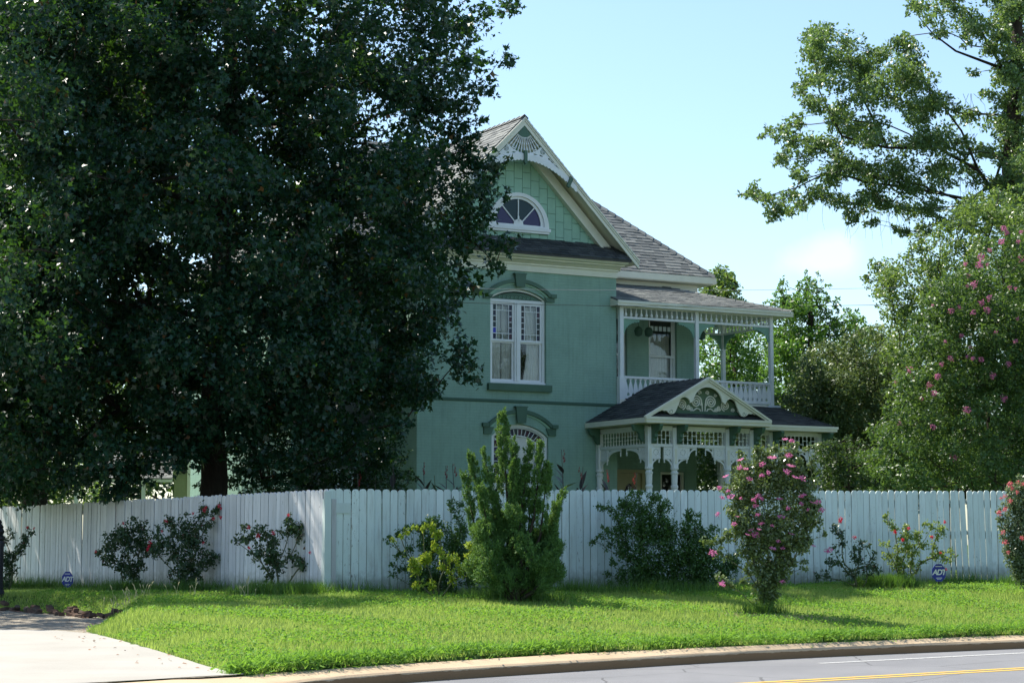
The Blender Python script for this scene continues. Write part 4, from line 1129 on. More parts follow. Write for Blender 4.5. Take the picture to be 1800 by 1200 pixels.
# ================================================================ FENCE
def picket_mesh(w, h, var, mat):
    hw = w / 2; ear = .035 + var * .004
    pr = [(-hw, -.12), (hw, -.12), (hw, h - ear * 1.5), (hw * .86, h - ear * .7), (hw * .55, h - ear * .15), (0, h), (-hw * .55, h - ear * .15), (-hw * .86, h - ear * .7), (-hw, h - ear * 1.5)]
    q = MB(); q.prism(pr, (), -.01, .01); return q.mesh('picket', mat)
def fence_run(A, B, label, mat, n, lean=None, zt=(2.54, 2.66), length=None):
    A = Vector((A[0], A[1], 0)); B = Vector((B[0], B[1], 0)); d = B - A; L = d.length; d.normalize(); ang = math.atan2(d.y, d.x)
    root = empty('board_fence', (A.x, A.y, gz(A.x, A.y)), ang, label, 'fence', 'white board fence around the house yard')
    ms = [picket_mesh(.1375, 1.83, v, mat) for v in range(4)]
    pitch = L / n; z0 = root.location.z
    for i in range(n):
        t = (i + .5) * pitch; top = zt[0] + (zt[1] - zt[0]) * t / L
        p = A + d * t
        ln = lean(t) if lean else 0
        tilt = random.gauss(0, .0022) + (R(ln[0]) if ln else 0)
        off = ln[1] if ln else 0
        o = obj('picket', random.choice(ms), None, root, loc=(t + off, random.gauss(0, .003), top - 1.83 - z0 + random.gauss(0, .007)), rot=(random.gauss(0, .004), tilt, 0))
        if ln: o.scale = (ln[2], 1, 1)
    for k, zz in enumerate((.30, 1.0, 1.62)):
        q = MB(); q.bar((0, .034, zz - z0 + zt[0] - 1.83), (L, .032, zz - z0 + zt[1] - 1.83), .04, .085); obj('rail', q, mat, root)
    k = 0
    while k * 2.4 < L + .1:
        t = k * 2.4; q = MB(); q.box(t - .045, t + .045, .056, .146, -.2, 1.66 + (zt[0] - 1.83) + (zt[1] - zt[0]) * t / L - z0); obj('post', q, mat, root); k += 1
    return root, L
d_ = (FB - FA) / np.linalg.norm(FB - FA)
Lf = np.linalg.norm(FB - FA)
def lean_f(t):
    u = t / Lf
    if .915 < u < .925: return (0, .0, .62)
    if .925 <= u < .95: return (-2.4, .02, .94)
    if .95 <= u < .99: return (-1.2, .02, .97)
    if u > .8 and random.random() < .1: return (0, 0, .955)
    if random.random() < .05: return (0, 0, .97)
    return None
FB2 = FB + d_ * 3.0
frun, _ = fence_run(FA, FB2, 'long front run of the white board fence facing the street, from the corner post rightwards', M_FENCE, 119, lean_f, (2.54, 2.54 + (2.66 - 2.54) * (Lf + 3) / Lf))
dl = (FC - FA) / np.linalg.norm(FC - FA); FC2 = FC + dl * 2.5
lrun, _ = fence_run(FC2, FA - dl * .02, 'weathered side run of the white board fence, receding left under the big oak', M_FENCE_L, 116, None, (2.42, 2.54))
q = MB(); q.box(-.06, .06, -.05, -.0, -.1, 1.80); q.box(.08, .42, -.030, -.012, 1.42, 1.60)
obj('corner_board', q, m_paint('patched_board_paint', (.50, .58, .55), .5, var=.06), frun)

# ================================================================ SIGNS, POST, BRICKS, WIRES
M_SIGN = m_paint('sign_blue', (.025, .04, .30), .35, var=.05); M_SIGNW = m_paint('sign_white', (.8, .8, .8), .4, var=.02); M_IRON = m_paint('black_iron', (.012, .012, .014), .45, var=.2)
def yard_sign(px, py, Y, label, rz, s=1.0):
    p = PY(px, py, Y); g = gz(p.x, p.y)
    e = empty('yard_sign', (p.x, p.y, g), rz, label, 'yard sign', 'blue eight sided alarm signs on stakes by the fence')
    zc = p.z - g; W, H = .135 * s, .165 * s
    o8 = [(W * math.cos(R(22.5 + 45 * k)) / math.cos(R(22.5)), zc + H * math.sin(R(22.5 + 45 * k)) / math.cos(R(22.5))) for k in range(8)]
    q = MB(); q.prism(o8, (), -.012, .0); pl = obj('sign_plate', q, M_SIGN, e)
    q = MB(); q.box(-.014, .014, .001, .014, -.15, zc); obj('stake', q, M_IRON, e)
    q = MB(); q.box(-W * .5, W * .5, -.015, -.0125, zc + H * .68, zc + H * .76); q.box(-W * .45, W * .45, -.015, -.0125, zc - H * .62, zc - H * .56); q.box(-W * .3, W * .3, -.015, -.0125, zc - H * .75, zc - H * .70); obj('small_print', q, M_SIGNW, pl)
    cu = bpy.data.curves.new('lettering', 'FONT'); cu.body = 'ADT'; cu.size = .145 * s; cu.extrude = .002; cu.align_x = 'CENTER'; cu.align_y = 'CENTER'; cu.space_character = .82; cu.shear = .25; cu.offset = .004
    cu.materials.append(M_SIGNW)
    tmp = bpy.data.objects.new('lettering_source', cu); COL.objects.link(tmp); bpy.context.view_layer.update()
    lm = bpy.data.meshes.new_from_object(tmp); bpy.data.objects.remove(tmp)
    t = bpy.data.objects.new('lettering', lm); COL.objects.link(t); t.parent = pl; t.location = (0, -.016, zc + .005); t.rotation_euler = (R(90), 0, 0)
yard_sign(119, 1018, 42.1, 'blue octagonal alarm sign on a stake before the side fence near the driveway', R(-22))
yard_sign(1650, 1006, 38.2, 'blue octagonal alarm sign half hidden among roses by the front fence at right', R(10))
p = PY(-1.5, 1052, 38.4); g = gz(p.x, p.y)
e = empty('finial_post', (p.x - .02, p.y, g), 0, 'black cast iron post with a turned finial at the far left edge beside the driveway', 'post')
q = MB(); q.lathe([(.13, -.1), (.13, .05), (.10, .12), (.085, .3), (.085, 1.0), (.075, 1.05), (.1, 1.08), (.1, 1.12)], 12); obj('shaft', q, M_IRON, e)
q = MB(); q.lathe([(.1, 1.121), (.06, 1.16), (.095, 1.22), (.06, 1.28), (.075, 1.31), (.03, 1.37), (.04, 1.41), (.01, 1.45)], 12); obj('finial', q, M_IRON, e)

M_OLDBR = Mat('old_brick'); _c = M_OLDBR.ramp(M_OLDBR.objrand(), [(0, (.09, .05, .04)), (.5, (.13, .07, .05)), (1, (.11, .09, .07))]); M_OLDBR = M_OLDBR.done(M_OLDBR.principled(M_OLDBR.mix(.5, _c, (.08, .06, .045)), .95, .1, M_OLDBR.noise(20, 5), .02, .8))
e = empty('brick_edging', (0, 0, 0), 0, 'crumbling row of old red bricks edging the gravel drive before the side fence', 'edging')
brs = []
for k in range(4):
    bmq = bmesh.new(); bmesh.ops.create_cube(bmq, size=1)
    bmesh.ops.scale(bmq, vec=(.19, .10, .06), verts=bmq.verts); bmesh.ops.bevel(bmq, geom=list(bmq.edges), offset=.012, segments=1, affect='EDGES')
    for v_ in bmq.verts: v_.co += Vector((random.gauss(0, .006), random.gauss(0, .006), random.gauss(0, .006)))
    me_ = bpy.data.meshes.new('brick'); bmq.to_mesh(me_); bmq.free(); me_.materials.append(M_OLDBR); brs.append(me_)
ea, eb = xy(PZ(-60, 1068, .38)), xy(PZ(205, 1086, .37))
for row in range(3):
    n_ = 30
    for i in range(n_):
        if random.random() < (.15, .35, .7)[row]: continue
        t = (i + .5) / n_; c_ = ea + (eb - ea) * t; nn_ = np.array([-(eb - ea)[1], (eb - ea)[0]]); nn_ /= np.linalg.norm(nn_)
        if nn_[1] < 0: nn_ = -nn_
        off = nn_ * (.10 + row * .07 + random.gauss(0, .04))
        a_ = math.atan2((eb - ea)[1], (eb - ea)[0]) + random.gauss(0, .25)
        obj('brick', random.choice(brs), None, e, loc=(c_[0] + off[0], c_[1] + off[1], .37 + row * .048 + random.gauss(0, .018)), rot=(random.gauss(0, .15), random.gauss(0, .12), a_))

M_WIRE = m_paint('black_wire', (.02, .02, .02), .6); M_WIREP = m_paint('pale_wire', (.30, .30, .32), .6)
def wire(p0, p1, sag, mat, r, label):
    p0 = Vector(p0); p1 = Vector(p1); pts_ = []
    for i in range(61):
        t = i / 60; p = p0.lerp(p1, t); p.z -= 4 * sag * t * (1 - t); pts_.append(p)
    q = MB(); q.tube(pts_, r, 5); o = obj('power_line', q, mat); return tag(o, label, 'wire', 'power lines crossing in front of the house')
wire((-30, 46.5, 10.2), (36, 46.5, 9.6), 2.75, M_WIRE, .0055, 'lower darker overhead wire sagging across the facade and the sky at right')
wire((-30, 47.5, 10.2), (36, 47.5, 10.0), 2.45, M_WIREP, .0045, 'upper paler overhead wire running above the darker one')

# ================================================================ DISTANT COTTAGE behind the oak
cot = empty('cottage', (-10.5, 62, 1.0), R(8), 'pale yellow green brick cottage with shingled porch roof glimpsed left of the oak trunk', 'house')
M_COTB = m_brick_paint('cream_painted_brick', (.30, .32, .19))
q = MB(); q.prism([(0, -.2), (4.5, -.2), (4.5, 5.2), (0, 5.2)], [[(.62, 1.0), (1.0, 1.0), (1.0, 3.0), (.62, 3.0)]], 0, .3); q.box(0, .3, .3, 6, -.2, 5.2); q.box(4.2, 4.5, .3, 6, -.2, 5.2); obj('wall', q, M_COTB, cot)
q = MB(); q.slab([(-.4, -.4, 5.2), (4.9, -.4, 5.2), (4.9, 3, 7.4), (-.4, 3, 7.4)], .1); q.slab([(4.9, 6.4, 5.2), (-.4, 6.4, 5.2), (-.4, 3, 7.4), (4.9, 3, 7.4)], .1); rf = obj('roof', q, M_ROOFDECK, cot)
q = MB(); shingles(q, [(-.4, -.4, 5.21), (4.9, -.4, 5.21), (4.9, 3, 7.41), (-.4, 3, 7.41)]); obj('shingle', q, M_SHINGLE, rf, kind='stuff')
q = MB(); q.slab([(-3.05, -1.2, 2.55), (-.02, -1.2, 2.55), (-.02, 1.6, 3.75), (-2.1, 1.6, 3.75)], .09); pr_ = obj('porch_roof', q, M_TRIM, cot)
q = MB(); shingles(q, [(-3.05, -1.2, 2.56), (-.02, -1.2, 2.56), (-.02, 1.6, 3.76), (-2.1, 1.6, 3.76)]); obj('shingle', q, M_SHINGLE, pr_, kind='stuff')
for x in (-2.95, -.95): q = MB(); q.box(x, x + .12, -1.1, -.98, -.2, 2.46); obj('post', q, M_WHITE, cot)
q = MB(); q.box(.40, .52, -.06, -.003, -.2, 3.2); q.box(.60, 1.02, .1, .14, 1.0, 3.0); obj('window_trim', q, M_TRIM, cot)
q = MB(); q.lathe([(.03, 2.2), (.09, 2.25), (.07, 2.5), (.02, 2.55)], 7, (.3, -.12, .55)); obj('wall_lantern', q, M_IRON, cot)
q = MB(); q.slab([(-1.9, -1.6, .95), (-.3, -1.6, .95), (-.3, -.6, 1.75), (-1.9, -.6, 1.75)], .05); e = obj('garden_canopy', q, m_paint('faded_red_cloth', (.55, .25, .2), .8)); e.location = (-10.5, 62, 1.0)
tag(e, 'faded red canopy just above the side fence, left of the cottage wall', 'canopy')

# ================================================================ TREES
def network(trunk, pts_, r0, pen=.35, seed=1):
    """join every foliage clump to the nearest limb point that lies nearer the trunk; returns tube paths with radii"""
    T = np.array([list(p) for p in trunk]); P = np.array([list(p) for p in pts_]); nt_ = len(T)
    d0 = np.min(np.linalg.norm(P[:, None] - T[None], axis=2), axis=1); order = np.argsort(d0)
    nodes = [tuple(t) for t in T]; dist = [0.0] * nt_; parent = [-1] * nt_; ids = []
    X = np.array(nodes + [(0, 0, 0)] * len(P)); D = np.zeros(len(X)); n = nt_
    for i in order:
        dd = np.linalg.norm(X[:n] - P[i], axis=1); below = np.maximum(0, X[:n, 2] - P[i, 2])
        k = int(np.argmin(dd + pen * D[:n] + .5 * below)); 
        X[n] = P[i]; D[n] = D[k] + dd[k]; parent.append(k); n += 1
    cnt = np.ones(n)
    for j in range(n - 1, nt_ - 1, -1): cnt[parent[j]] += cnt[j]
    out = []
    for j in range(nt_, n):
        k = parent[j]; a = Vector(X[k]); b = Vector(X[j]); L = (b - a).length
        if L < 1e-3: continue
        ra = r0 * min(1, (cnt[j] / len(P)) ** .45 * 1.25); rb = r0 * min(1, (max(1, cnt[j] - 1) / len(P)) ** .45 * 1.1) * (.5 if cnt[j] < 2 else 1)
        w = Vector((random.gauss(0, .06), random.gauss(0, .06), random.gauss(.02, .05))) * L
        out.append(([a, a.lerp(b, .35) + w, a.lerp(b, .7) + w * .8, b], [ra, ra * .95, (ra + rb) / 2, rb]))
    return out
def tree(name, label, cat, base, trunk_r, trunk_top, clumps, mat, tmpl, size, density, limbs=True, up=.5, out_k=.6, bark=None, group=None, sub=7, crown='crown', limb_r=.35, flat=.75, axis_k=0, limb_every=1, trunk_path=None, trunk_name='trunk'):
    """clumps: list of (center Vector, radius, leaf-count scale, leaf size scale)"""
    base = Vector(base); root = empty(name, base, 0, label, cat, group); bark = bark or M_BARK
    top = Vector(trunk_top) - base
    tp = trunk_path and [Vector(p) - base for p in trunk_path] or limb_path(Vector((0, 0, -.3)), top, 8, .03)
    q = MB(); n = len(tp); q.tube(tp, [trunk_r * (1.25 if i == 0 else 1 - .6 * i / (n - 1)) for i in range(n)], 10)
    obj(trunk_name, q, bark, root, smooth=True)
    if limbs:
        q = MB()
        for path, rad in network(tp[3:], [Vector(c[0]) - base for c in clumps], trunk_r * .55 * limb_r / .35):
            q.tube(path, [max(.005, r_) for r_ in rad], 5 if rad[0] > .03 else 3)
        obj('limb', q, bark, root, smooth=True, kind='stuff')
    cs = [np.array(Vector(c[0]) - base) for c in clumps]; rs = [c[1] for c in clumps]
    cnt = [max(4, density * c[1] ** 2 * c[2]) for c in clumps]
    pos, out = clump_points(cs, rs, cnt, sub=sub, flat=flat)
    sc = np.repeat([c[3] for c in clumps], [int(x) for x in cnt])[:len(pos)] if len(clumps[0]) > 3 else 1.0
    sz = size * RNG.uniform(.65, 1.2, len(pos)) * sc
    v = leaf_verts(pos, sz, tmpl, up, out, out_k, out if axis_k else None, axis_k)
    me = fast_mesh(crown, v, len(LEAF[tmpl]), mat)
    obj(crown, me, None, root, kind='stuff')
    return root, pos

L_OAK = m_leaf('oak_leaf', (.008, .032, .020), (.018, .058, .032), (.09, .22, .02), .33, .2, .38, odd=(.12, .05, .02))
L_OAK2 = m_leaf('far_oak_leaf', (.018, .045, .02), (.035, .08, .03), (.14, .26, .03), .45, .25)
rnd = random.Random(5)
ox, oy = -6.6, 44.0
prof_z = [2.3, 2.9, 3.5, 4.05, 4.8, 5.4, 6.1, 6.9, 8.6, 9.9, 10.6, 11.2, 12.5, 13.6, 15, 16.5, 17.5]
prof_r = [2.2, 2.6, 3.3, 4.1, 5.0, 5.9, 5.7, 6.15, 6.35, 6.15, 5.75, 5.9, 6.55, 6.5, 5.6, 4.2, 2.4]
cl = []
tries = 0
while len(cl) < 1000 and tries < 20000:
    tries += 1
    z = rnd.uniform(2.7, 17.2); az = rnd.uniform(0, 2 * math.pi)
    rm = float(np.interp(z, prof_z, prof_r))
    ca, sa = math.cos(az), math.sin(az)
    if ca < .3: rm = rm + (6.6 - rm) * min(1, (.3 - ca)) * (1 if z < 9 else .4) * (0.95 if sa < .75 else .6)
    zb = 2.75 + max(0, ca) * 1.2 + (1.2 if sa > .3 else 0)
    if z < zb: continue
    rr = rm * (rnd.random() ** .42) * rnd.uniform(.9, 1.03)
    if rr < rm * .35: continue
    r = rnd.uniform(.42, .78)
    x = ox + (rr - r * .7) * ca; y = oy + (rr - r * .7) * sa * 1.0
    p = Vector((x, y, z))
    px = 900 + FPX * x / y; py = 955 - FPX * (z - 1.6) / y
    if y > 40 and 335 < px < 415 and py > 720: continue
    if y > 48.6: continue
    if 205 < px < 255 and 670 < py < 740 and rnd.random() < .5: continue
    if py > 805 and 95 < px < 345 and rnd.random() < .5: continue
    vis = -40 < py < 900 and px > -60
    front = y < oy + 1.2 and rr > rm * .5
    cl.append((p, r, (1.0 if front else .58) if vis else .15, (1.0 if front else 1.5) if vis else 2.2))
for _ in range(430):
    z = rnd.uniform(3.9, 13.5); az = rnd.uniform(0, 6.283); rm = 6.9 * math.sin(math.pi * (z - 3) / 12.5) ** .5; rr = rm * rnd.random() ** .4
    x = -12.4 + rr * math.cos(az); y = 41.0 + rr * math.sin(az); px = 900 + FPX * x / y
    if px > 120 or y > 48.8: continue
    cl.append((Vector((x, y, z)), rnd.uniform(.5, .85), (.9 if px > -30 else .2), (1.0 if px > -30 else 2.0)))
for (px, py, Y, r) in ((205, 850, 41.2, .45), (185, 868, 41.0, .3), (225, 868, 41.2, .32), (240, 830, 41.3, .5), (170, 820, 41.6, .5), (870, 290, 43.5, .35), (880, 440, 43, .4), (895, 420, 43, .25), (870, 470, 43, .3), (885, 100, 43.5, .35), (880, 15, 43.5, .5), (845, 160, 43.5, .4), (820, 600, 42.5, .4), (825, 655, 42.5, .35), (800, 640, 42.5, .45), (760, 690, 42.5, .4), (735, 700, 42.5, .35), (890, 345, 43, .18), (700, 745, 42.5, .4), (640, 760, 42.5, .5), (560, 780, 42, .5), (735, 205, 43.5, .5), (760, 215, 43.5, .5), (790, 235, 43.5, .5), (825, 225, 43.5, .4), (838, 262, 43.5, .4), (850, 300, 43.5, .4), (835, 285, 43.5, .5), (820, 330, 43.5, .5), (845, 350, 43.3, .4), (800, 270, 43.5, .5), (860, 320, 43.4, .3), (850, 380, 43.2, .45), (810, 180, 43.5, .5), (770, 170, 43.5, .5), (840, 205, 43.5, .25), (500, 800, 42, .5), (440, 800, 42, .5), (420, 760, 41.5, .5), (330, 790, 41, .45), (300, 770, 41, .5), (360, 740, 41, .5), (400, 700, 41, .5), (440, 720, 41, .5), (600, 800, 43, .5), (520, 835, 43, .5), (460, 840, 43, .5)):
    cl.append((PY(px, py, Y), r, 1.1, 1.0))
tree('oak_tree', 'huge dark oak filling the left half, hanging over the side fence and hiding the house', 'tree', (ox, oy, .95), .36, (ox + .3, oy - .2, 14.5), cl, L_OAK, 'oak', .13, 770, limb_every=4, sub=8, out_k=.3, up=.5,
     trunk_path=[(ox, oy, .7), (ox - .02, oy, 1.6), (ox + .04, oy, 3.0), (ox - .05, oy, 4.6), (ox + .15, oy, 6.5), (ox + .1, oy, 8.8), (ox + .3, oy, 11), (ox + .2, oy, 14.5)])
# second trunk tree farther left
cl = []
bx, by = PY(67, 870, 52).x, 52.0
for k in range(330):
    z = rnd.uniform(3.0, 16); az = rnd.uniform(0, 2 * math.pi); rm = 6.0 * math.sin(math.pi * min(1, (z - .5) / 17)) ** .5; rr = rm * rnd.random() ** .4
    x = bx + rr * math.cos(az) - .5; y = by + rr * math.sin(az) + .5
    px = 900 + FPX * x / y; py = 955 - FPX * (z - 1.6) / y
    if px > 190 and py > 650: continue
    if py > 850 or (py > 820 and px > 90): continue
    cl.append((Vector((x, y, z)), rnd.uniform(.6, 1.0), 1, 1))
tree('oak_tree', 'second oak farther left, thick dark trunk and low foliage above the side fence', 'tree', (bx, by, 1.0), .36, (bx, by, 12), cl, L_OAK2, 'oak', .22, 170, limb_every=6)

L_TALL = m_leaf('tall_tree_leaf', (.045, .095, .034), (.11, .18, .062), (.24, .38, .07), .40, .3, .55)
def blobs(lst, Y, dj, scale=1.0, fill=1):
    out = []
    for t in lst:
        px, py, r = t[:3]; Yb = (t[3] if len(t) > 3 else Y)
        for _ in range(fill):
            a, q_ = rnd.uniform(0, 6.28), rnd.random() ** .5
            x_ = px + (math.cos(a) * q_ * r * .7 if fill > 1 else 0); y_ = py + (math.sin(a) * q_ * r * .7 if fill > 1 else 0)
            Yc = Yb + rnd.uniform(-dj, dj)
            out.append((PY(x_, y_, Yc), r / FPX * Yc * scale * (.55 if fill > 1 else 1), 1, 1))
    return out
tall = [(1775, 60, 30), (1785, 130, 30), (1770, 185, 26), (1790, 190, 30), (1775, 240, 28), (1765, 290, 28), (1790, 270, 30), (1770, 340, 28), (1800, 330, 34), (1780, 390, 30), (1750, 380, 22), (1700, 390, 20), (1780, 10, 30), (1450, 60, 34), (1425, 95, 32), (1480, 95, 40), (1440, 130, 34), (1500, 130, 42), (1545, 95, 24), (1530, 150, 40), (1585, 75, 24), (1590, 110, 36), (1570, 160, 40), (1625, 140, 34), (1650, 180, 30), (1610, 190, 36),
        (1410, 160, 18), (1430, 190, 26), (1470, 200, 36), (1400, 215, 18), (1375, 238, 16), (1352, 232, 10), (1340, 242, 8), (1395, 250, 22), (1380, 285, 20), (1420, 260, 28), (1400, 310, 20), (1460, 265, 34), (1510, 230, 34), (1550, 240, 36), (1600, 250, 36), (1650, 240, 36), (1690, 200, 24),
        (1450, 310, 30), (1500, 300, 34), (1550, 300, 36), (1600, 310, 38), (1650, 300, 36), (1690, 260, 26), (1700, 310, 24), (1430, 340, 22), (1395, 345, 18), (1370, 365, 20), (1345, 350, 18), (1325, 335, 16), (1312, 345, 10), (1355, 385, 12), (1390, 375, 14), (1410, 355, 14), (1475, 350, 24), (1500, 375, 18), (1520, 350, 26), (1560, 350, 28), (1600, 360, 28), (1640, 350, 28), (1530, 395, 12), (1590, 400, 16), (1625, 400, 18), (1660, 395, 16), (1690, 370, 16),
        (1610, 10, 20), (1640, 25, 24), (1675, 15, 26), (1650, 55, 16), (1710, 30, 34), (1740, 70, 26), (1700, 70, 14), (1770, 40, 40), (1800, 90, 40), (1790, 160, 40), (1760, 130, 20), (1800, 230, 44), (1780, 300, 36), (1750, 210, 24), (1740, 260, 22), (1735, 170, 14), (1710, 130, 10), (1820, 20, 40), (1850, 120, 60), (1860, 240, 60), (1830, 340, 50), (1740, 320, 18), (1725, 360, 18), (1780, 370, 30), (1810, -40, 60), (1740, -30, 40), (1860, -60, 70), (1670, -30, 30)]
P5 = lambda px, py: PY(px, py, 55)
tb = P5(1785, 860)
cl = blobs(tall, 55, 1.6, 1.42, 4)
ttree, _ = tree('tall_tree', 'tall airy tree with drooping broken branches against the sky at the upper right', 'tree', (tb.x, 55, 1.0), .34, (tb.x, 55, 18), cl, L_TALL, 'rhomb', .12, 1500, limbs=True, limb_r=.13, up=.35,
     trunk_path=[(tb.x, 55, .7), P5(1790, 600), P5(1783, 400), P5(1776, 300), P5(1782, 200), P5(1790, 90), P5(1780, -60)])
q = MB()
tbv = Vector((tb.x, 55, 1.0))
for path, r in (([(1776, 380), (1720, 300), (1650, 260), (1560, 260), (1480, 240), (1440, 160), (1430, 90)], .06), ([(1776, 400), (1700, 350), (1600, 330), (1520, 320), (1460, 300), (1400, 330), (1330, 350)], .05), ([(1720, 300), (1690, 230), (1630, 150), (1590, 90)], .04), ([(1783, 160), (1740, 80), (1700, 20), (1660, -10)], .055), ([(1760, 120), (1720, 105), (1680, 90), (1640, 60), (1615, 30)], .05), ([(1560, 260), (1520, 180), (1490, 100)], .045), ([(1780, 430), (1740, 350), (1770, 250), (1800, 180)], .06)):
    pts_ = [PY(a, c, 55 + rnd.uniform(-.3, .3)) - tbv for a, c in path]
    q.tube(pts_, [r * (1 - .75 * i / (len(pts_) - 1)) for i in range(len(pts_))], 6)
obj('branch', q, M_BARK, ttree, smooth=True)
q = MB()   # bare hanging twigs
for _ in range(70):
    a, c = rnd.choice([(1420, 350), (1500, 370), (1560, 370), (1600, 390), (1480, 340), (1700, 330), (1730, 330), (1690, 180), (1700, 250), (1660, 380), (1530, 380)])
    a += rnd.uniform(-25, 25); Lp = rnd.uniform(25, 75); Yt = 55 + rnd.uniform(-1, 1); dx_ = rnd.uniform(-20, 20)
    q.tube([PY(a + dx_ * math.sin(k_ * .9 + dx_) * .5 + dx_ * k_ / 5, c - 15 + Lp * k_ / 5, Yt) - tbv for k_ in range(6)], [.007, .006, .005, .004, .003, .002], 3)
obj('hanging_twig', q, M_BARK, ttree, kind='stuff')

L_MYR = m_leaf('myrtle_leaf', (.022, .06, .018), (.06, .12, .035), (.16, .28, .04), .45, .3, .35)
L_LIT = m_leaf('pale_tree_leaf', (.042, .095, .028), (.11, .18, .055), (.26, .40, .06), .42, .3, .5)
L_HOL = m_leaf('glossy_bright_leaf', (.035, .095, .018), (.08, .165, .03), (.18, .36, .04), .35, .35, .5)
L_BRN = m_leaf('dusty_shrub_leaf', (.035, .075, .025), (.10, .15, .05), (.2, .28, .06), .5, .22, .4)
L_DK = m_leaf('dark_tree_leaf', (.02, .045, .015), (.05, .09, .03), (.12, .22, .03), .45, .2, .4)
def region(poly, n, rmin, rmax, Y, dj):
    """fill a convex-ish picture-shaped outline, given its own distance and depth, with clumps"""
    P_ = np.array(poly, float); out = []; lo, hi = P_.min(0), P_.max(0)
    while len(out) < n:
        c = np.array([[rnd.uniform(lo[0], hi[0]), rnd.uniform(lo[1], hi[1])]])
        if not inside(c, poly): continue
        r = rnd.uniform(rmin, rmax); dd = seg_dist(c, poly, True)[0]
        if dd < r * .6: r = rnd.uniform(.45, 1.1) * rmin
        Yc = Y + rnd.uniform(-dj, dj)
        out.append((PY(c[0, 0], c[0, 1], Yc), r / FPX * Yc, 1, 1))
    return out
def base_at(px, Y): p = PY(px, 900, Y); return (p.x, Y, gz(p.x, Y))
# pale tree behind the myrtle
cl = region([(1560, 860), (1550, 700), (1545, 560), (1512, 470), (1530, 445), (1585, 430), (1630, 390), (1690, 345), (1760, 330), (1840, 320), (1840, 860)], 400, 13, 36, 50.5, 2.0)
tree('tree', 'pale leafy tree rising between the crape myrtle and the tall tree at right', 'tree', base_at(1680, 50.5), .16, PY(1690, 650, 50.5), cl, L_LIT, 'rhomb', .10, 1300, limb_every=12, group='trees behind the front fence at right')
# crape myrtle
myr = [(1545, 870), (1500, 800), (1560, 720), (1590, 640), (1600, 560), (1640, 500), (1700, 450), (1760, 405), (1860, 380), (1880, 870)]
cl = region(myr, 500, 15, 38, 44.5, 1.9)
mtree, mpos = tree('crape_myrtle', 'big crape myrtle dotted with pink blossom behind the fence at the right edge', 'tree', base_at(1740, 45), .13, PY(1735, 700, 45), cl, L_MYR, 'rhomb', .088, 1700, limb_every=10, group=None)
# pink blossom heads of the myrtle: one head built once, then copied
def blossom_mesh(name, r, n, mat, size, flat=1.0):
    d = nrm(RNG.normal(size=(n, 3))); p = d * r * RNG.uniform(.5, 1, (n, 1)); p[:, 2] *= flat
    return fast_mesh(name, leaf_verts(p, size * RNG.uniform(.7, 1.2, n), 'rhomb', .2, d, 1.2), 4, mat)
def m_petal(name, a, b, tr):
    M = Mat(name); c = M.ramp(M.island(), [(0, a), (1, b)]); p = M.principled(c, .6, .2); t = M.n('ShaderNodeBsdfTranslucent'); t.inputs[0].default_value = col3(tr)
    mx = M.n('ShaderNodeMixShader'); mx.inputs[0].default_value = .35; M.l(p, mx.inputs[1]); M.l(t.outputs[0], mx.inputs[2]); return M.done(mx.outputs[0])
PINK = m_petal('pink_petal', (.36, .09, .20), (.52, .20, .33), (.6, .2, .35))
HPINK = m_petal('hibiscus_petal', (.46, .07, .24), (.66, .24, .44), (.7, .25, .45))
RED = m_petal('rose_petal', (.42, .008, .03), (.62, .03, .07), (.7, .03, .06))
CORAL = m_petal('coral_petal', (.55, .08, .12), (.66, .22, .22), (.7, .2, .2))
SCAR = m_petal('canna_petal', (.25, .015, .03), (.42, .04, .06), (.4, .04, .05))
bl = [blossom_mesh('blossom', .085, 60, PINK, .05) for _ in range(3)]
mr = mtree.location
for (px, py) in ((1770, 410), (1790, 425), (1740, 440), (1725, 452), (1760, 425), (1735, 465), (1795, 408), (1765, 402), (1738, 526), (1722, 466), (1697, 464), (1702, 485), (1640, 537), (1705, 610), (1735, 545), (1712, 500), (1775, 505), (1785, 507), (1672, 547), (1686, 540), (1725, 532), (1739, 523), (1700, 503), (1710, 549), (1788, 560), (1710, 630), (1700, 627), (1725, 632), (1671, 630), (1648, 662), (1575, 672), (1610, 668), (1634, 676), (1643, 692), (1785, 600), (1773, 640), (1795, 455), (1750, 585), (1600, 650), (1662, 600), (1690, 590), (1676, 804), (1583, 745), (1700, 720), (1640, 750), (1765, 700), (1620, 700), (1655, 640), (1745, 660)):
    p = PY(px, py, 42.6 + (0.9 if px < 1640 else 0) + rnd.uniform(-.2, .3)); o = obj('blossom', rnd.choice(bl), None, mtree, loc=p - mr, rot=(0, 0, rnd.uniform(0, 6))); s_ = rnd.uniform(.45, 1.05); o.scale = (s_,) * 3
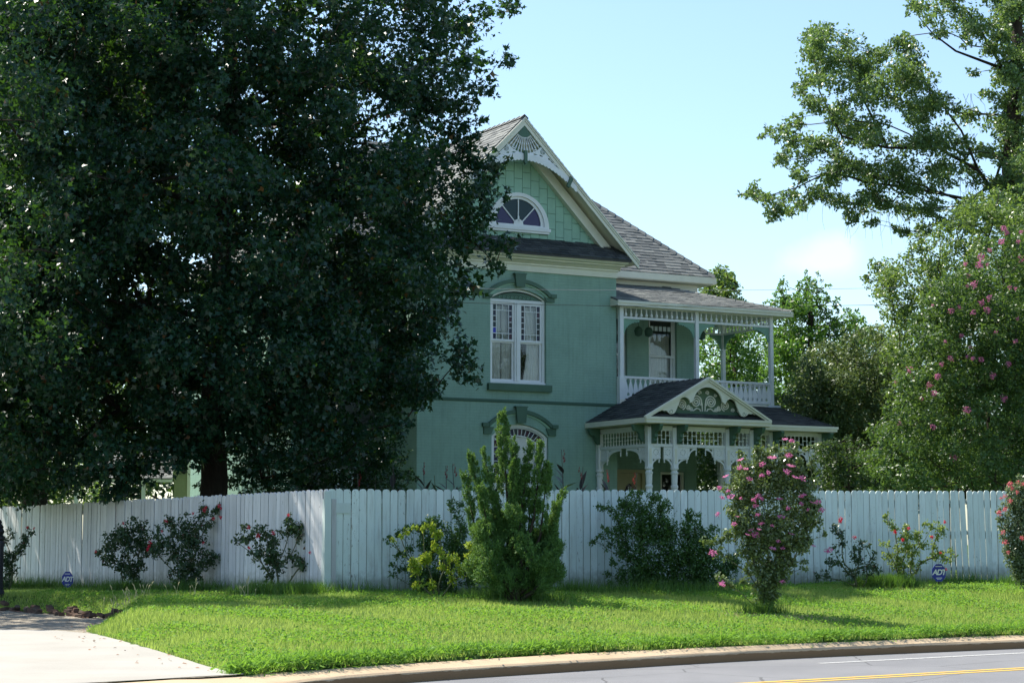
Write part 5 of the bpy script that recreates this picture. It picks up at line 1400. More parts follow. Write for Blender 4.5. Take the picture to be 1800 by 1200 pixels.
# dark shrubs and trees behind
TG = 'trees behind the house and porch'
cl = region([(1350, 870), (1355, 740), (1400, 640), (1440, 600), (1500, 575), (1560, 570), (1600, 620), (1610, 870)], 300, 20, 40, 58, 1.8)
tree('shrub_tree', 'dusty olive shrub tree right of the balcony, behind the porch corner', 'tree', base_at(1480, 58), .16, PY(1480, 650, 58), cl, L_BRN, 'rhomb', .11, 900, limb_every=9, group=TG)
cl = region([(1340, 720), (1345, 545), (1375, 500), (1395, 520), (1420, 490), (1445, 495), (1455, 560), (1500, 545), (1560, 600), (1560, 720)], 190, 14, 30, 64, 1.5)
tree('tree', 'bright glossy green tree with upright shoots beyond the balcony roof corner', 'tree', base_at(1420, 64), .18, PY(1425, 520, 64), cl, L_HOL, 'rhomb', .13, 800, up=.2, limb_every=9, group=TG, axis_k=.8)
q = [(PY(px, py, 64), 9 / FPX * 64, 1, 1) for px, pyt in ((1375, 498), (1418, 488), (1436, 490), (1452, 510), (1405, 505), (1470, 530)) for py in range(pyt, pyt + 60, 12)]
tree('tree', 'narrow upright leafy shoots standing highest beyond the balcony roof corner', 'tree', base_at(1430, 64.6), .08, PY(1425, 540, 64.6), q, L_HOL, 'rhomb', .12, 1500, up=.2, limb_every=3, group=TG, flat=1.3)
cl = region([(1215, 770), (1215, 640), (1225, 570), (1270, 560), (1340, 570), (1370, 600), (1370, 770)], 150, 16, 34, 68, 1.8)
tree('tree', 'yellow green tree seen through the open balcony', 'tree', base_at(1290, 68), .16, PY(1290, 640, 68), cl, L_HOL, 'rhomb', .13, 620, limb_every=9, group=TG)
cl = region([(1225, 560), (1232, 480), (1250, 466), (1275, 468), (1300, 480), (1300, 505), (1318, 530), (1325, 560)], 60, 9, 20, 82, 1.5)
tree('tree', 'small rounded tree top peeping over the balcony roof', 'tree', base_at(1275, 82), .2, PY(1275, 520, 82), cl, L_LIT, 'rhomb', .17, 700, limb_every=5, group=TG)
cl = region([(1100, 900), (1100, 700), (1560, 690), (1900, 700), (1900, 900)], 260, 30, 60, 78, 3)
tree('dark_tree', 'deep green trees massed low behind the porch and shrubs', 'tree', base_at(1500, 78), .25, PY(1500, 700, 78), cl, L_DK, 'rhomb', .3, 150, limb_every=20, group=TG)
cl = region([(1420, 880), (1430, 790), (1480, 760), (1530, 780), (1540, 880)], 70, 14, 28, 48.5, 1.0)
tree('dark_shrub', 'dark shrub filling the gap between porch corner and crape myrtle', 'shrub', base_at(1490, 48.5), .07, PY(1490, 800, 48.5), cl, L_DK, 'rhomb', .09, 1100, limb_every=7)
cl = region([(1215, 890), (1215, 765), (1380, 745), (1440, 890)], 90, 14, 26, 62.5, 1)
tree('dark_shrub', 'dark shrub seen through the porch behind its back column', 'shrub', base_at(1300, 62.5), .07, PY(1300, 830, 62.5), cl, L_DK, 'rhomb', .12, 700, limb_every=7)
# left background greenery
cl = region([(-120, 900), (-120, 800), (60, 790), (150, 820), (190, 900)], 130, 18, 34, 70, 2)
tree('tree', 'sunlit light green trees glimpsed under the oaks above the side fence at far left', 'tree', base_at(60, 70), .2, PY(60, 820, 70), cl, L_LIT, 'rhomb', .17, 420, limb_every=9)
cl = region([(190, 760), (190, 660), (270, 640), (320, 700), (330, 790)], 50, 12, 26, 95, 2)
tree('tree', 'pale distant tree glimpsed through the gap left of the oak trunk', 'tree', base_at(255, 95), .2, PY(255, 700, 95), cl, L_LIT, 'rhomb', .2, 200, limb_every=9)
cl = region([(-100, 860), (-100, 700), (200, 620), (700, 640), (640, 860)], 150, 30, 60, 90, 4)
cl += region([(185, 905), (190, 790), (345, 780), (400, 905)], 70, 20, 40, 84, 2)
cl = [c for c in cl if c[0].y < 86.5 or not (200 < 900 + FPX * c[0].x / c[0].y < 340)]
tree('dark_tree', 'dark trees far behind the oak trunk', 'tree', base_at(200, 90), .25, PY(150, 700, 90), cl, L_DK, 'rhomb', .28, 110, limb_every=20)
cl = region([(352, 890), (352, 800), (400, 740), (470, 720), (600, 740), (690, 750), (722, 800), (728, 890)], 185, 16, 32, 47.5, 1)  # shrub mass widened at both ends to darken the walls behind
tree('dark_shrub', 'deeply shaded shrubs behind the fence corner right of the oak trunk', 'shrub', base_at(520, 47), .07, PY(520, 850, 47), cl, L_OAK, 'rhomb', .10, 900, limb_every=7)

# ================================================================ SHRUBS IN FRONT
def shrub(name, label, cat, basepx, Y, blobs_, mat, tmpl, size, density, cane_mat, flowers=(), fl_mesh=None, fl_scale=(.65, 1.05), fl_name='flower', group=None, cane_r=.012, stems=1, flat=1.0, up=.5, sub=6, stray=(), base_spread=.12, fy=None, cane_wob=.05, axis_k=0, fill=1):
    b0 = PY(basepx, 1000, Y); base = Vector((b0.x, Y, gz(b0.x, Y)))
    root = empty(name, base, 0, label, cat, group)
    cl = []
    for t in blobs_:
        px, py, r = t[:3]
        nf = (3 if r > 13 else 2) + (fill > 1) * (r > 10)
        for _ in range(nf):
            dy = rnd.uniform(-1, 1) * min(.5, 14 * r / FPX)
            jx, jy = rnd.uniform(-r, r) * .75, rnd.uniform(-r, r) * .75
            p = PY(px + jx, py + jy, Y + (t[3] if len(t) > 3 else 0) + dy); p.z = max(p.z, gz(p.x, p.y) + .05)
            cl.append((p, (r * .8 + 2.2) / FPX * Y))
    q = MB(); st = []
    for path, rad in network([Vector((0, 0, -.03)), Vector((-.06, 0, .02)), Vector((.06, 0, .02)), Vector((.02, .04, .03))], [c - base for c, r in cl], cane_r * 1.8, pen=.75):
        q.tube(path, [max(.0028, r_) for r_ in rad], 4); st.append(path)
    obj('cane', q, cane_mat, root, smooth=True, kind='stuff')
    cs = [np.array(c - base) for c, r in cl]; rs = [r for c, r in cl]; cnt = [max(8, density * 1.75 * r * r) for r in rs]
    pos, out = clump_points(cs, rs, cnt, sub=sub, flat=flat)
    ex = []                                   # leaves up the canes
    for path in st:
        for _ in range(int(stray) if stray else 0):
            t = rnd.uniform(.2, 1) * 2.99; i = int(t); ex.append(np.array(path[i].lerp(path[i + 1], t - i)) + RNG.normal(size=3) * .03)
    if ex: pos = np.concatenate([pos, np.array(ex)]); out = np.concatenate([out, nrm(RNG.normal(size=(len(ex), 3)))])
    keep = pos[:, 2] > .01; pos = pos[keep]; out = out[keep]
    v = leaf_verts(pos, size * RNG.uniform(.6, 1.2, len(pos)), tmpl, up, out, .5, out if axis_k else None, axis_k)
    obj('foliage', fast_mesh('foliage', v, len(LEAF[tmpl]), mat), None, root, kind='stuff')
    for f_ in flowers:
        fx, fyp = f_[:2]
        p = PY(fx, fyp, (fy or Y - .35) + rnd.uniform(-.1, .1)); o = obj(fl_name, rnd.choice(fl_mesh), None, root, loc=p - base, rot=(rnd.uniform(-.5, .5), rnd.uniform(-.5, .5), rnd.uniform(0, 6)))
        s_ = rnd.uniform(*fl_scale) * (f_[2] if len(f_) > 2 else 1); o.scale = (s_,) * 3
    return root
L_ROSE = m_leaf('rose_leaf', (.022, .05, .022), (.05, .095, .035), (.12, .22, .04), .4, .2, .5, odd=(.12, .03, .03))
L_ROSEY = m_leaf('yellowish_rose_leaf', (.07, .13, .03), (.17, .25, .06), (.35, .45, .08), .45, .35, .4)  # yellow-green foliage of the yellowing bush
L_HIB = m_leaf('hibiscus_leaf', (.045, .085, .028), (.15, .20, .075), (.24, .34, .06), .3, .22, .6)
L_PRIV = m_leaf('privet_leaf', (.025, .07, .018), (.06, .13, .03), (.16, .34, .03), .45, .22, .4)
L_YEL = m_leaf('yellow_shoot_leaf', (.12, .22, .02), (.28, .40, .04), (.5, .6, .06), .45, .4, .35)
L_CON = m_leaf('juniper_scale', (.026, .078, .026), (.10, .20, .05), (.24, .42, .06), .6, .22, .25)
L_LANT = m_leaf('pale_rose_leaf', (.06, .10, .04), (.16, .21, .10), (.22, .3, .1), .42, .25, .5)
rose_fl = [blossom_mesh('flower', .035, 34, RED, .035) for _ in range(3)]
cor_fl = [blossom_mesh('flower', .045, 34, CORAL, .04) for _ in range(3)]
# hibiscus flower: five broad petals round a pale centre
def hib_mesh():
    q = MB()
    for k in range(5):
        a = k * 1.2566; r0, r1 = .012, .062
        def P3(r, t, z): return (r * math.cos(t), r * math.sin(t), z)
        q.add([P3(r0, a, 0), P3(r1 * .55, a - .55, .014), P3(r1, a - .42, .026), P3(r1 * 1.08, a, .02), P3(r1, a + .42, .026), P3(r1 * .55, a + .55, .014), P3(r1 * .6, a, .008)], [(0, 1, 2, 6), (6, 2, 3), (6, 3, 4), (0, 6, 4, 5)])
    me_ = q.mesh('flower', HPINK); return me_
hib_fl = [hib_mesh()] + [blossom_mesh('flower', .04, 26, HPINK, .05) for _ in range(2)]
RG = 'rose bushes along the side fence'
shrub('rose_bush', 'thin rose cane cluster with two red blooms beside the black post at far left', 'rose bush', 10, 41.2, [(20, 1015, 12), (25, 985, 12), (30, 965, 12), (15, 945, 10), (40, 960, 9), (48, 945, 8), (56, 932, 6), (8, 990, 14), (12, 1030, 10)], L_ROSE, 'oval', .06, 3000, M_CANE, [(48, 926), (60, 928)], rose_fl, group=RG, stray=4)
shrub('rose_bush', 'round dark rose bush, the left one of the two that touch', 'rose bush', 228, 38.8, [(200, 945, 16), (225, 930, 18), (245, 930, 14), (215, 965, 22), (240, 960, 22), (190, 975, 16), (255, 975, 16), (180, 965, 10), (172, 975, 7), (220, 995, 18), (240, 1000, 16), (235, 1025, 14), (205, 990, 12), (225, 945, 16)], L_ROSE, 'oval', .062, 2100, M_CANE, [(168, 969), (217, 919), (262, 960), (258, 1, .01)][:3], rose_fl, group=RG, stray=6, stems=2, fy=38.2)
shrub('rose_bush', 'tallest rose bush at the side fence, red blooms on its upper right tips', 'rose bush', 325, 37.6, [(290, 950, 18), (315, 935, 16), (300, 920, 12), (340, 920, 18), (350, 900, 12), (360, 905, 10), (378, 900, 8), (370, 920, 10), (318, 965, 22), (345, 960, 22), (360, 985, 18), (330, 990, 22), (300, 985, 18), (280, 940, 10), (275, 965, 10), (325, 1015, 18), (345, 1010, 14), (310, 1030, 14), (380, 985, 8), (385, 893, 6), (335, 940, 16)], L_ROSE, 'oval', .062, 2100, M_CANE, [(359, 896), (362, 891), (385, 888), (388, 893), (339, 902), (292, 915), (285, 933), (375, 911), (388, 908), (259, 965), (262, 959), (264, 952), (357, 953)], rose_fl, group=RG, stray=7, stems=2, fy=37.0)
shrub('rose_bush', 'sparse leggy rose bush just left of the fence corner', 'rose bush', 495, 35.2, [(435, 935, 12), (455, 940, 14), (422, 948, 8), (475, 945, 16), (450, 965, 14), (470, 975, 18), (485, 990, 18), (510, 925, 16), (500, 935, 10), (505, 910, 8), (525, 940, 8), (528, 928, 7), (540, 985, 14), (545, 960, 8), (515, 985, 12), (560, 970, 10), (565, 985, 7), (545, 1005, 10), (480, 1010, 12), (415, 955, 5)], L_ROSE, 'oval', .068, 1900, M_CANE, [(453, 941), (437, 927), (507, 905), (438, 962), (545, 971), (481, 936)], rose_fl, group=RG, stray=6, stems=1, fy=34.8)
# juniper with spires
jb = PY(903, 1045, 33.0); jY = 33.0
jroot = empty('juniper', (jb.x, jY, gz(jb.x, jY)), 0, 'upright green juniper with ragged spires standing before the fence, taller than it', 'conifer')
jbase = jroot.location.copy()
spires = [((882, 728), (892, 880), 25), ((826, 800), (862, 935), 15), ((850, 793), (872, 900), 13), ((902, 778), (905, 880), 14), ((933, 781), (915, 905), 14), ((951, 784), (940, 905), 15), ((963, 819), (950, 940), 17), ((989, 866), (955, 965), 14), ((815, 836), (848, 985), 15), ((845, 861), (868, 985), 17), ((935, 867), (925, 965), 17), ((915, 840), (912, 960), 20), ((868, 872), (880, 985), 20), ((975, 930), (955, 1000), 15), ((978, 890), (965, 985), 12), ((842, 930), (862, 1010), 20), ((908, 815), (900, 930), 16), ((978, 975), (955, 1020), 14)]
q = MB(); P_, A_ = [], []
for (tx_, ty_), (bx_, by_), rp in spires:
    dy = rnd.uniform(-.35, .35); tip = PY(tx_, ty_, jY + dy) - jbase; bt = PY(bx_, by_, jY + dy * .6) - jbase; root_ = Vector((rnd.uniform(-.1, .1), rnd.uniform(-.1, .1), 0))
    q.tube([root_, root_.lerp(bt, .6) + Vector((0, 0, -.05)), bt, bt.lerp(tip, .8)], [.045, .035, .022, .006], 5)
    R0 = rp * .62 / FPX * jY; n = int(7000 * (rp / 18) * ((tip - bt).length / 1.3) ** .9)
    L_ = (tip - bt).length; dv = np.array((tip - bt).normalized())
    # tufts along the spire, each a short upward plume
    k = max(14, n // 75); tt = RNG.random(k) ** .8
    ctr = np.array(bt)[None] + tt[:, None] * np.array(tip - bt)[None]; prof_ = R0 * .92 * (1 - tt) ** .62 + .010
    az = RNG.uniform(0, 2 * np.pi, k); rad = prof_ * RNG.uniform(.45, 1.12, k)
    ctr = ctr + np.stack([np.cos(az) * rad, np.sin(az) * rad, np.zeros(k)], 1)
    axs = nrm(np.stack([np.cos(az) * .55, np.sin(az) * .55, np.ones(k) * .9], 1) + dv * .7 + RNG.normal(size=(k, 3)) * .2)
    idx_ = RNG.integers(0, k, n); s = RNG.random(n); tl = RNG.uniform(.06, .15, k)
    p = ctr[idx_] + axs[idx_] * (s * tl[idx_])[:, None] + RNG.normal(size=(n, 3)) * (.020 * (1 - s) + .004)[:, None]
    P_.append(p); A_.append(axs[idx_])
# body
body = [(868, 970, 20), (900, 950, 20), (925, 970, 22), (838, 1010, 12), (972, 1010, 12), (848, 940, 9), (965, 960, 9), (975, 975, 9), (880, 1000, 34), (915, 1000, 36), (945, 1000, 28), (860, 1020, 22), (890, 1030, 28), (930, 1030, 28), (955, 1025, 20), (850, 985, 18), (905, 915, 16), (940, 985, 20), (885, 925, 16), (948, 950, 12), (965, 1000, 14)]
for (bx_, by_, rp) in body:
    for _ in range(3):
        c = np.array(PY(bx_ + rnd.uniform(-8, 8), by_ + rnd.uniform(-8, 8), jY + rnd.uniform(-.4, .35)) - jbase); Rb = rp / FPX * jY * .8; n = 1500; k = 22
        d = nrm(RNG.normal(size=(k, 3))); ctr = c + d * Rb * RNG.uniform(.5, 1, (k, 1)); axs = nrm(d * .5 + np.array([0, 0, .9]) + RNG.normal(size=(k, 3)) * .2)
        idx_ = RNG.integers(0, k, n); s = RNG.random(n)
        P_.append(ctr[idx_] + axs[idx_] * (s * .16)[:, None] + RNG.normal(size=(n, 3)) * (.034 * (1 - s) + .008)[:, None]); A_.append(axs[idx_])
P_ = np.concatenate(P_); A_ = np.concatenate(A_); kp = P_[:, 2] > 0; P_ = P_[kp]; A_ = A_[kp]
obj('stem', q, M_BARK, jroot, smooth=True)
obj('foliage', fast_mesh('foliage', leaf_verts(P_, .036 * RNG.uniform(.6, 1.3, len(P_)), 'needle', .1, None, 0, A_, 1.6), 3, L_CON), None, jroot, kind='stuff')
# privet / jasmine shrubs against the fence
shrub('arching_shrub', 'yellow green arching shrub between the bare fence boards and the juniper', 'shrub', 770, 34.6, [(700, 935, 7), (715, 930, 8), (735, 925, 10), (750, 920, 12), (770, 925, 14), (690, 945, 5), (680, 950, 3), (720, 960, 8), (705, 970, 7), (695, 975, 5), (745, 965, 18), (770, 955, 22), (795, 945, 20), (815, 930, 14), (800, 900, 9), (790, 885, 7), (812, 890, 8), (825, 880, 6), (785, 990, 26), (760, 1005, 22), (740, 1010, 18), (815, 980, 22), (820, 1010, 22), (735, 1030, 12), (760, 1030, 16), (790, 1030, 16), (700, 1000, 6), (690, 1010, 5), (715, 1000, 6), (690, 990, 4)], L_PRIV, 'rhomb', .05, 4300, M_CANE, stray=10, fill=2)
shrub('arching_shrub', 'bright yellow tipped shoots of a shrub leaning left before the darker arching one', 'shrub', 770, 33.5, [(735, 1000, 12), (750, 975, 10), (745, 985, 12), (760, 960, 7), (770, 945, 7), (757, 925, 7), (745, 925, 5), (730, 930, 4), (715, 935, 4), (703, 942, 3), (690, 948, 3), (775, 975, 8), (800, 985, 9), (810, 1000, 9), (795, 1015, 8), (735, 1025, 8), (755, 1030, 8), (825, 960, 7), (830, 975, 8), (825, 1000, 8), (728, 990, 6), (780, 995, 7), (770, 935, 6)], L_YEL, 'rhomb', .05, 7000, M_CANE, stray=2)
shrub('arching_shrub', 'wide dark arching shrub sprawling against the fence left of the hibiscus', 'shrub', 1165, 36.0, [(1090, 885, 9), (1070, 890, 7), (1110, 875, 9), (1130, 868, 9), (1060, 895, 5), (1050, 888, 4), (1080, 905, 9), (1065, 930, 6), (1055, 945, 5), (1045, 950, 4), (1040, 955, 3), (1100, 900, 16), (1125, 890, 16), (1150, 880, 12), (1165, 900, 16), (1090, 930, 16), (1120, 930, 24), (1150, 930, 26), (1180, 930, 22), (1205, 910, 12), (1215, 900, 7), (1225, 920, 9), (1230, 905, 4), (1215, 940, 20), (1240, 950, 18), (1255, 930, 7), (1105, 965, 20), (1135, 970, 30), (1175, 970, 32), (1215, 975, 28), (1250, 980, 22), (1275, 985, 16), (1120, 1000, 24), (1160, 1005, 26), (1200, 1005, 26), (1240, 1005, 22), (1275, 1005, 16), (1095, 1010, 12), (1075, 985, 7), (1070, 960, 6), (1070, 1005, 6), (1072, 1025, 5), (1130, 1022, 14), (1180, 1022, 14), (1230, 1022, 14), (1290, 995, 10)], L_PRIV, 'rhomb', .055, 3600, M_CANE, stray=7, fill=2)
# hibiscus
hb = [(1345, 1040, 16), (1355, 1048, 12), (1340, 1015, 16), (1372, 1002, 16), (1325, 985, 16), (1355, 1025, 18), (1395, 985, 12), (1310, 1000, 9), (1320, 830, 22), (1350, 815, 22), (1380, 810, 22), (1405, 825, 20), (1300, 860, 20), (1335, 860, 28), (1375, 855, 30), (1410, 860, 22), (1290, 890, 16), (1320, 895, 28), (1360, 900, 32), (1400, 900, 26), (1425, 895, 14), (1300, 925, 16), (1330, 930, 24), (1370, 935, 30), (1405, 935, 22), (1430, 920, 14), (1440, 890, 10), (1285, 945, 12), (1310, 960, 14), (1345, 965, 22), (1380, 970, 20), (1405, 960, 12), (1265, 950, 8), (1250, 955, 6), (1238, 952, 4), (1275, 975, 8), (1260, 970, 6), (1340, 1000, 16), (1360, 1010, 14), (1365, 985, 16), (1330, 1030, 10), (1350, 1035, 14), (1375, 1020, 8), (1270, 1018, 8), (1285, 1022, 8), (1265, 1010, 5), (1310, 1022, 7), (1395, 795, 9), (1360, 790, 8), (1335, 800, 10), (1390, 778, 4), (1400, 785, 5), (1420, 790, 5), (1440, 780, 4), (1430, 785, 4), (1335, 785, 4), (1300, 800, 5), (1420, 820, 10), (1432, 850, 8), (1325, 790, 5), (1450, 940, 5), (1412, 1000, 5), (1410, 985, 5), (1420, 950, 6)]
hf = [(1302, 809, 1.3), (1340, 816), (1357, 806, 1.1), (1387, 800), (1380, 773, .8), (1391, 774, .8), (1390, 820, 1.5), (1383, 829, 1.1), (1398, 840, 1.3), (1410, 840, .9), (1276, 838, 1.1), (1317, 841, 1.1), (1265, 857, .8), (1350, 830, .9), (1340, 835, .8), (1301, 822, .8), (1311, 825, .8), (1333, 871, 1.1), (1325, 878, 1), (1328, 889, 1), (1339, 876, .8), (1285, 874, 1), (1270, 874, .7), (1370, 878, .9), (1411, 870, .9), (1428, 884, 1.1), (1438, 884, .9), (1445, 895, .8), (1262, 903, .9), (1290, 920, .9), (1295, 908, .8), (1332, 904, .8), (1373, 910, 1), (1386, 893, .7), (1339, 919, .9), (1357, 923, .8), (1321, 932, 1.1), (1328, 938, 1.2), (1314, 940, .8), (1334, 931, .8), (1391, 939, .9), (1368, 950, .8), (1358, 965, 1), (1376, 963, .8), (1252, 971, 1.2), (1457, 967, 1.2), (1269, 1026, 1), (1375, 1021, .9), (1420, 895, .6), (1430, 960, .7), (1408, 885, .7), (1280, 862, .7), (1302, 875, .7)]
shrub('hibiscus_bush', 'tall vase shaped hibiscus covered in pink flowers, standing on the lawn before the fence', 'flowering shrub', 1350, 32.2, hb, L_HIB, 'oval', .058, 3300, M_CANE, hf[:-8] + hf[-8:], hib_fl, fl_scale=(.75, 1.1), stems=2, cane_r=.014, stray=5, base_spread=.09, fill=2)
# roses along the right part of the fence
shrub('rose_bush', 'sparse dark rose bush with red blooms against the front fence right of the hibiscus', 'rose bush', 1510, 37.4, [(1465, 928, 9), (1475, 935, 7), (1480, 945, 7), (1485, 955, 7), (1500, 970, 9), (1510, 965, 6), (1515, 985, 12), (1535, 975, 7), (1525, 960, 4), (1465, 990, 7), (1475, 990, 6), (1490, 1000, 9), (1455, 985, 4), (1500, 1005, 10), (1530, 1005, 14), (1450, 1010, 8), (1515, 955, 6), (1470, 965, 6), (1440, 1012, 6)], L_ROSE, 'oval', .06, 1900, M_CANE, [(1477, 916), (1502, 944), (1478, 912)], rose_fl, stray=8, stems=1)
shrub('rose_bush', 'yellowing rose bush with red blooms beside the leaning fence boards at right', 'rose bush', 1590, 37.9, [(1560, 905, 6), (1565, 920, 6), (1572, 930, 6), (1585, 945, 10), (1600, 935, 12), (1590, 925, 7), (1615, 940, 9), (1575, 960, 12), (1600, 960, 16), (1620, 965, 12), (1590, 985, 16), (1610, 985, 12), (1555, 955, 7), (1560, 970, 10), (1640, 975, 9), (1655, 970, 7), (1650, 930, 8), (1640, 925, 6), (1660, 925, 7), (1650, 945, 7), (1645, 960, 7), (1675, 980, 5), (1670, 970, 4), (1600, 1005, 12), (1580, 1005, 12), (1625, 920, 5), (1665, 985, 5)], L_ROSEY, 'oval', .058, 2300, M_CANE, [(1597, 928), (1587, 948), (1573, 935), (1661, 917), (1638, 943), (1653, 971), (1663, 1000)], rose_fl, stray=7, stems=1)
shrub('rose_bush', 'dense rose bush with coral and pink blooms cut by the right edge', 'rose bush', 1800, 36.6, [(1795, 1003, 14), (1806, 1012, 16), (1785, 1000, 9), (1815, 1015, 16), (1790, 860, 14), (1775, 885, 12), (1795, 885, 18), (1770, 910, 10), (1790, 915, 20), (1765, 930, 8), (1785, 940, 18), (1770, 950, 10), (1790, 965, 20), (1775, 975, 10), (1795, 985, 16), (1815, 900, 26), (1815, 950, 30), (1820, 990, 24), (1785, 865, 9), (1760, 895, 6), (1757, 915, 5), (1790, 990, 8), (1800, 845, 12)], L_LANT, 'oval', .055, 3600, M_CANE, [(1776, 851, 1.3), (1790, 847), (1798, 850), (1767, 871), (1779, 858), (1788, 865), (1766, 896, .9), (1757, 901), (1763, 935), (1767, 952), (1772, 970), (1768, 893), (1797, 945), (1775, 880), (1760, 875, .8)], cor_fl, stray=4, stems=1, fy=36.0, fill=2)

# ================================================================ CANNAS behind the fence
M_CAN = m_leaf('canna_leaf', (.030, .024, .026), (.045, .045, .04), (.06, .035, .03), .4, .1, .5)
M_CANG = m_leaf('green_canna_leaf', (.05, .08, .06), (.08, .11, .08), (.1, .2, .06), .4, .15, .5)
def canna_leaf(L=.5, W=.16):
    q = MB(); n = 8; vs = []
    for i in range(n + 1):
        t = i / n; w = W * math.sin(math.pi * t ** .8) * .5 + .002; y = L * t; z = -.18 * L * t * t
        vs += [(-w, y * 1.0, z + .25 * w), (0, y, z), (w, y, z + .25 * w)]
    q.add(vs, [f for i in range(n) for f in ((3 * i, 3 * i + 1, 3 * i + 4, 3 * i + 3), (3 * i + 1, 3 * i + 2, 3 * i + 5, 3 * i + 4))]); return q
CLM = [canna_leaf(.5, .17).mesh('leaf', M_CAN, True), canna_leaf(.62, .15).mesh('leaf', M_CAN, True), canna_leaf(.5, .2).mesh('leaf', M_CANG, True)]
CFL = blossom_mesh('flower', .055, 22, SCAR, .06, 1.5)
cann = [(632, 43, 832, 1, 'with a yellowing leaf, left of the house corner under the oak'), (690, 44, 815, 0, 'in deep shade close left of the house corner'), (745, 43.5, 812, 1, 'directly beside the left corner of the lit facade wall'), (768, 44, 835, 2, 'green leaved and short near the facade left corner'), (785, 43.5, 818, 1, 'with a thin flower stalk, third from the facade left corner'), (800, 44.2, 815, 1, 'with a reddish flower spike, fourth from the facade left corner'), (822, 43.8, 812, 0, 'arching dark leaved, just left of the juniper'), (990, 43.5, 790, 1, 'tall single stalk between the lower window and the porch'), (1020, 44, 820, 1, 'dark narrow leaved at the left porch column'), (1068, 45.5, 825, 1, 'broad leaved in front of the porch opening'), (1115, 46, 830, 1, 'slim, beside the second porch column'), (660, 44.5, 835, 0, 'low purple leaved under the oak, between two taller ones')]
for (px, Y, pyt, fl, desc) in cann:
    p = PY(px, pyt, Y); g = gz(p.x, Y); H_ = p.z - g
    e = empty('canna_plant', (p.x, Y, g), 0, 'purple canna lily ' + desc if fl != 2 else 'canna lily ' + desc, 'plant', 'canna lilies behind the white fence')
    q = MB(); q.tube([(0, 0, 0), (.02, 0, H_ * .5), (rnd.uniform(-.06, .06), 0, H_)], [.018, .014, .006], 5); obj('stalk', q, M_CANE if fl == 2 else M_CAN, e)
    fh = H_ - .32
    for k in range(7):
        zl = fh - .12 * k - .2; az = rnd.uniform(0, 6.28)
        o = obj('leaf', rnd.choice(CLM[:2]) if fl != 2 and rnd.random() < .75 else CLM[2], None, e, loc=(0, 0, max(.1, zl)), rot=(R(rnd.uniform(35, 80)), 0, az)); s_ = rnd.uniform(.55, .82); o.scale = (s_,) * 3
    if fl == 1:
        for k in range(4):
            o = obj('flower', CFL, None, e, loc=(rnd.uniform(-.03, .03), 0, H_ - .02 - .07 * k)); s_ = .3 + .13 * k; o.scale = (s_ * .65, s_ * .65, s_)

# ================================================================ GRASS
M = Mat('grass_blade'); isl = M.island()
c = M.ramp(isl, [(0, (.13, .23, .035)), (.5, (.24, .36, .065)), (.85, (.34, .43, .11)), (1, (.50, .46, .24))])
big = M.noise(.45, 5, .6); c = M.mix(M.math('MULTIPLY', M.math('SUBTRACT', big, .47, True), 3.0, True), c, (.34, .38, .13)); big2 = M.noise(2.4, 5, .7); c = M.mix(M.math('MULTIPLY', M.math('SUBTRACT', big2, .52, True), 4.0, True), c, (.10, .20, .035))
p_ = M.principled(c, .6, .15); t_ = M.n('ShaderNodeBsdfTranslucent'); t_.inputs[0].default_value = (.50, .66, .13, 1)
mx = M.n('ShaderNodeMixShader'); mx.inputs[0].default_value = .38; M.l(p_, mx.inputs[1]); M.l(t_.outputs[0], mx.inputs[2]); M_GRASS = M.done(mx.outputs[0])
M = Mat('lawn_weed_leaf'); c = M.ramp(M.island(), [(0, (.08, .19, .03)), (1, (.18, .32, .065))]); p_ = M.principled(c, .65, .12); t_ = M.n('ShaderNodeBsdfTranslucent'); t_.inputs[0].default_value = (.3, .55, .05, 1)
mx = M.n('ShaderNodeMixShader'); mx.inputs[0].default_value = .35; M.l(p_, mx.inputs[1]); M.l(t_.outputs[0], mx.inputs[2]); M_WEED = M.done(mx.outputs[0])
LAWN = [tuple(p) for p in KB[2:-1]] + [tuple(FB + d_ * 9), tuple(FA), tuple(FC2), tuple(DFAR[3]), tuple(DFAR[2]), tuple(DFAR[1]), tuple(DFAR[0])] + [tuple(p) for p in DNEAR[:3:-1]]
def scatter(n, lo, hi, test, rng=RNG):
    out = []; tot = 0
    while tot < n:
        p = np.stack([rng.uniform(lo[0], hi[0], n), rng.uniform(lo[1], hi[1], n)], 1); p = p[test(p)]; out.append(p); tot += len(p)
    return np.concatenate(out)[:n]
in_lawn = lambda p: inside(p, LAWN) & (p[:, 0] < p[:, 1] * .28 + .5)
def blades(P, h, w, bend=.5, rng=RNG):
    n = len(P); z = height(P); az = rng.uniform(0, 2 * np.pi, n); lean = rng.uniform(.05, 1, n) * bend
    d = np.stack([np.cos(az), np.sin(az)], 1); az2 = rng.uniform(0, np.pi, n); sd_ = np.stack([np.cos(az2), np.sin(az2)], 1)
    b0 = np.column_stack([P - sd_ * (w / 2)[:, None], z - .005]); b1 = np.column_stack([P + sd_ * (w / 2)[:, None], z - .005]); tp_ = np.column_stack([P + d * (lean * h)[:, None], z + h * np.sqrt(np.maximum(.1, 1 - lean ** 2 * .8))])
    return np.stack([b0, b1, tp_], 1).reshape(-1, 3)
P = scatter(230000, (-13, 21), (15, 50), in_lawn)
mow = .045 + .03 * (np.sin(P[:, 0] * 1.3 + 2) * np.sin(P[:, 1] * .9) + 1) / 2
dfe = seg_dist(P, _far); tall_ = np.exp(-(dfe / .16) ** 2)
dl_ = seg_dist(P, DRIVE, True)
h_ = mow * RNG.uniform(.6, 1.5, len(P)) + tall_ * RNG.uniform(0, .12, len(P)) + np.exp(-(dl_ / .5)) * .05 * RNG.random(len(P)) 
g1 = fast_mesh('grass', blades(P, h_, RNG.uniform(.009, .017, len(P)), .8), 3, M_GRASS)
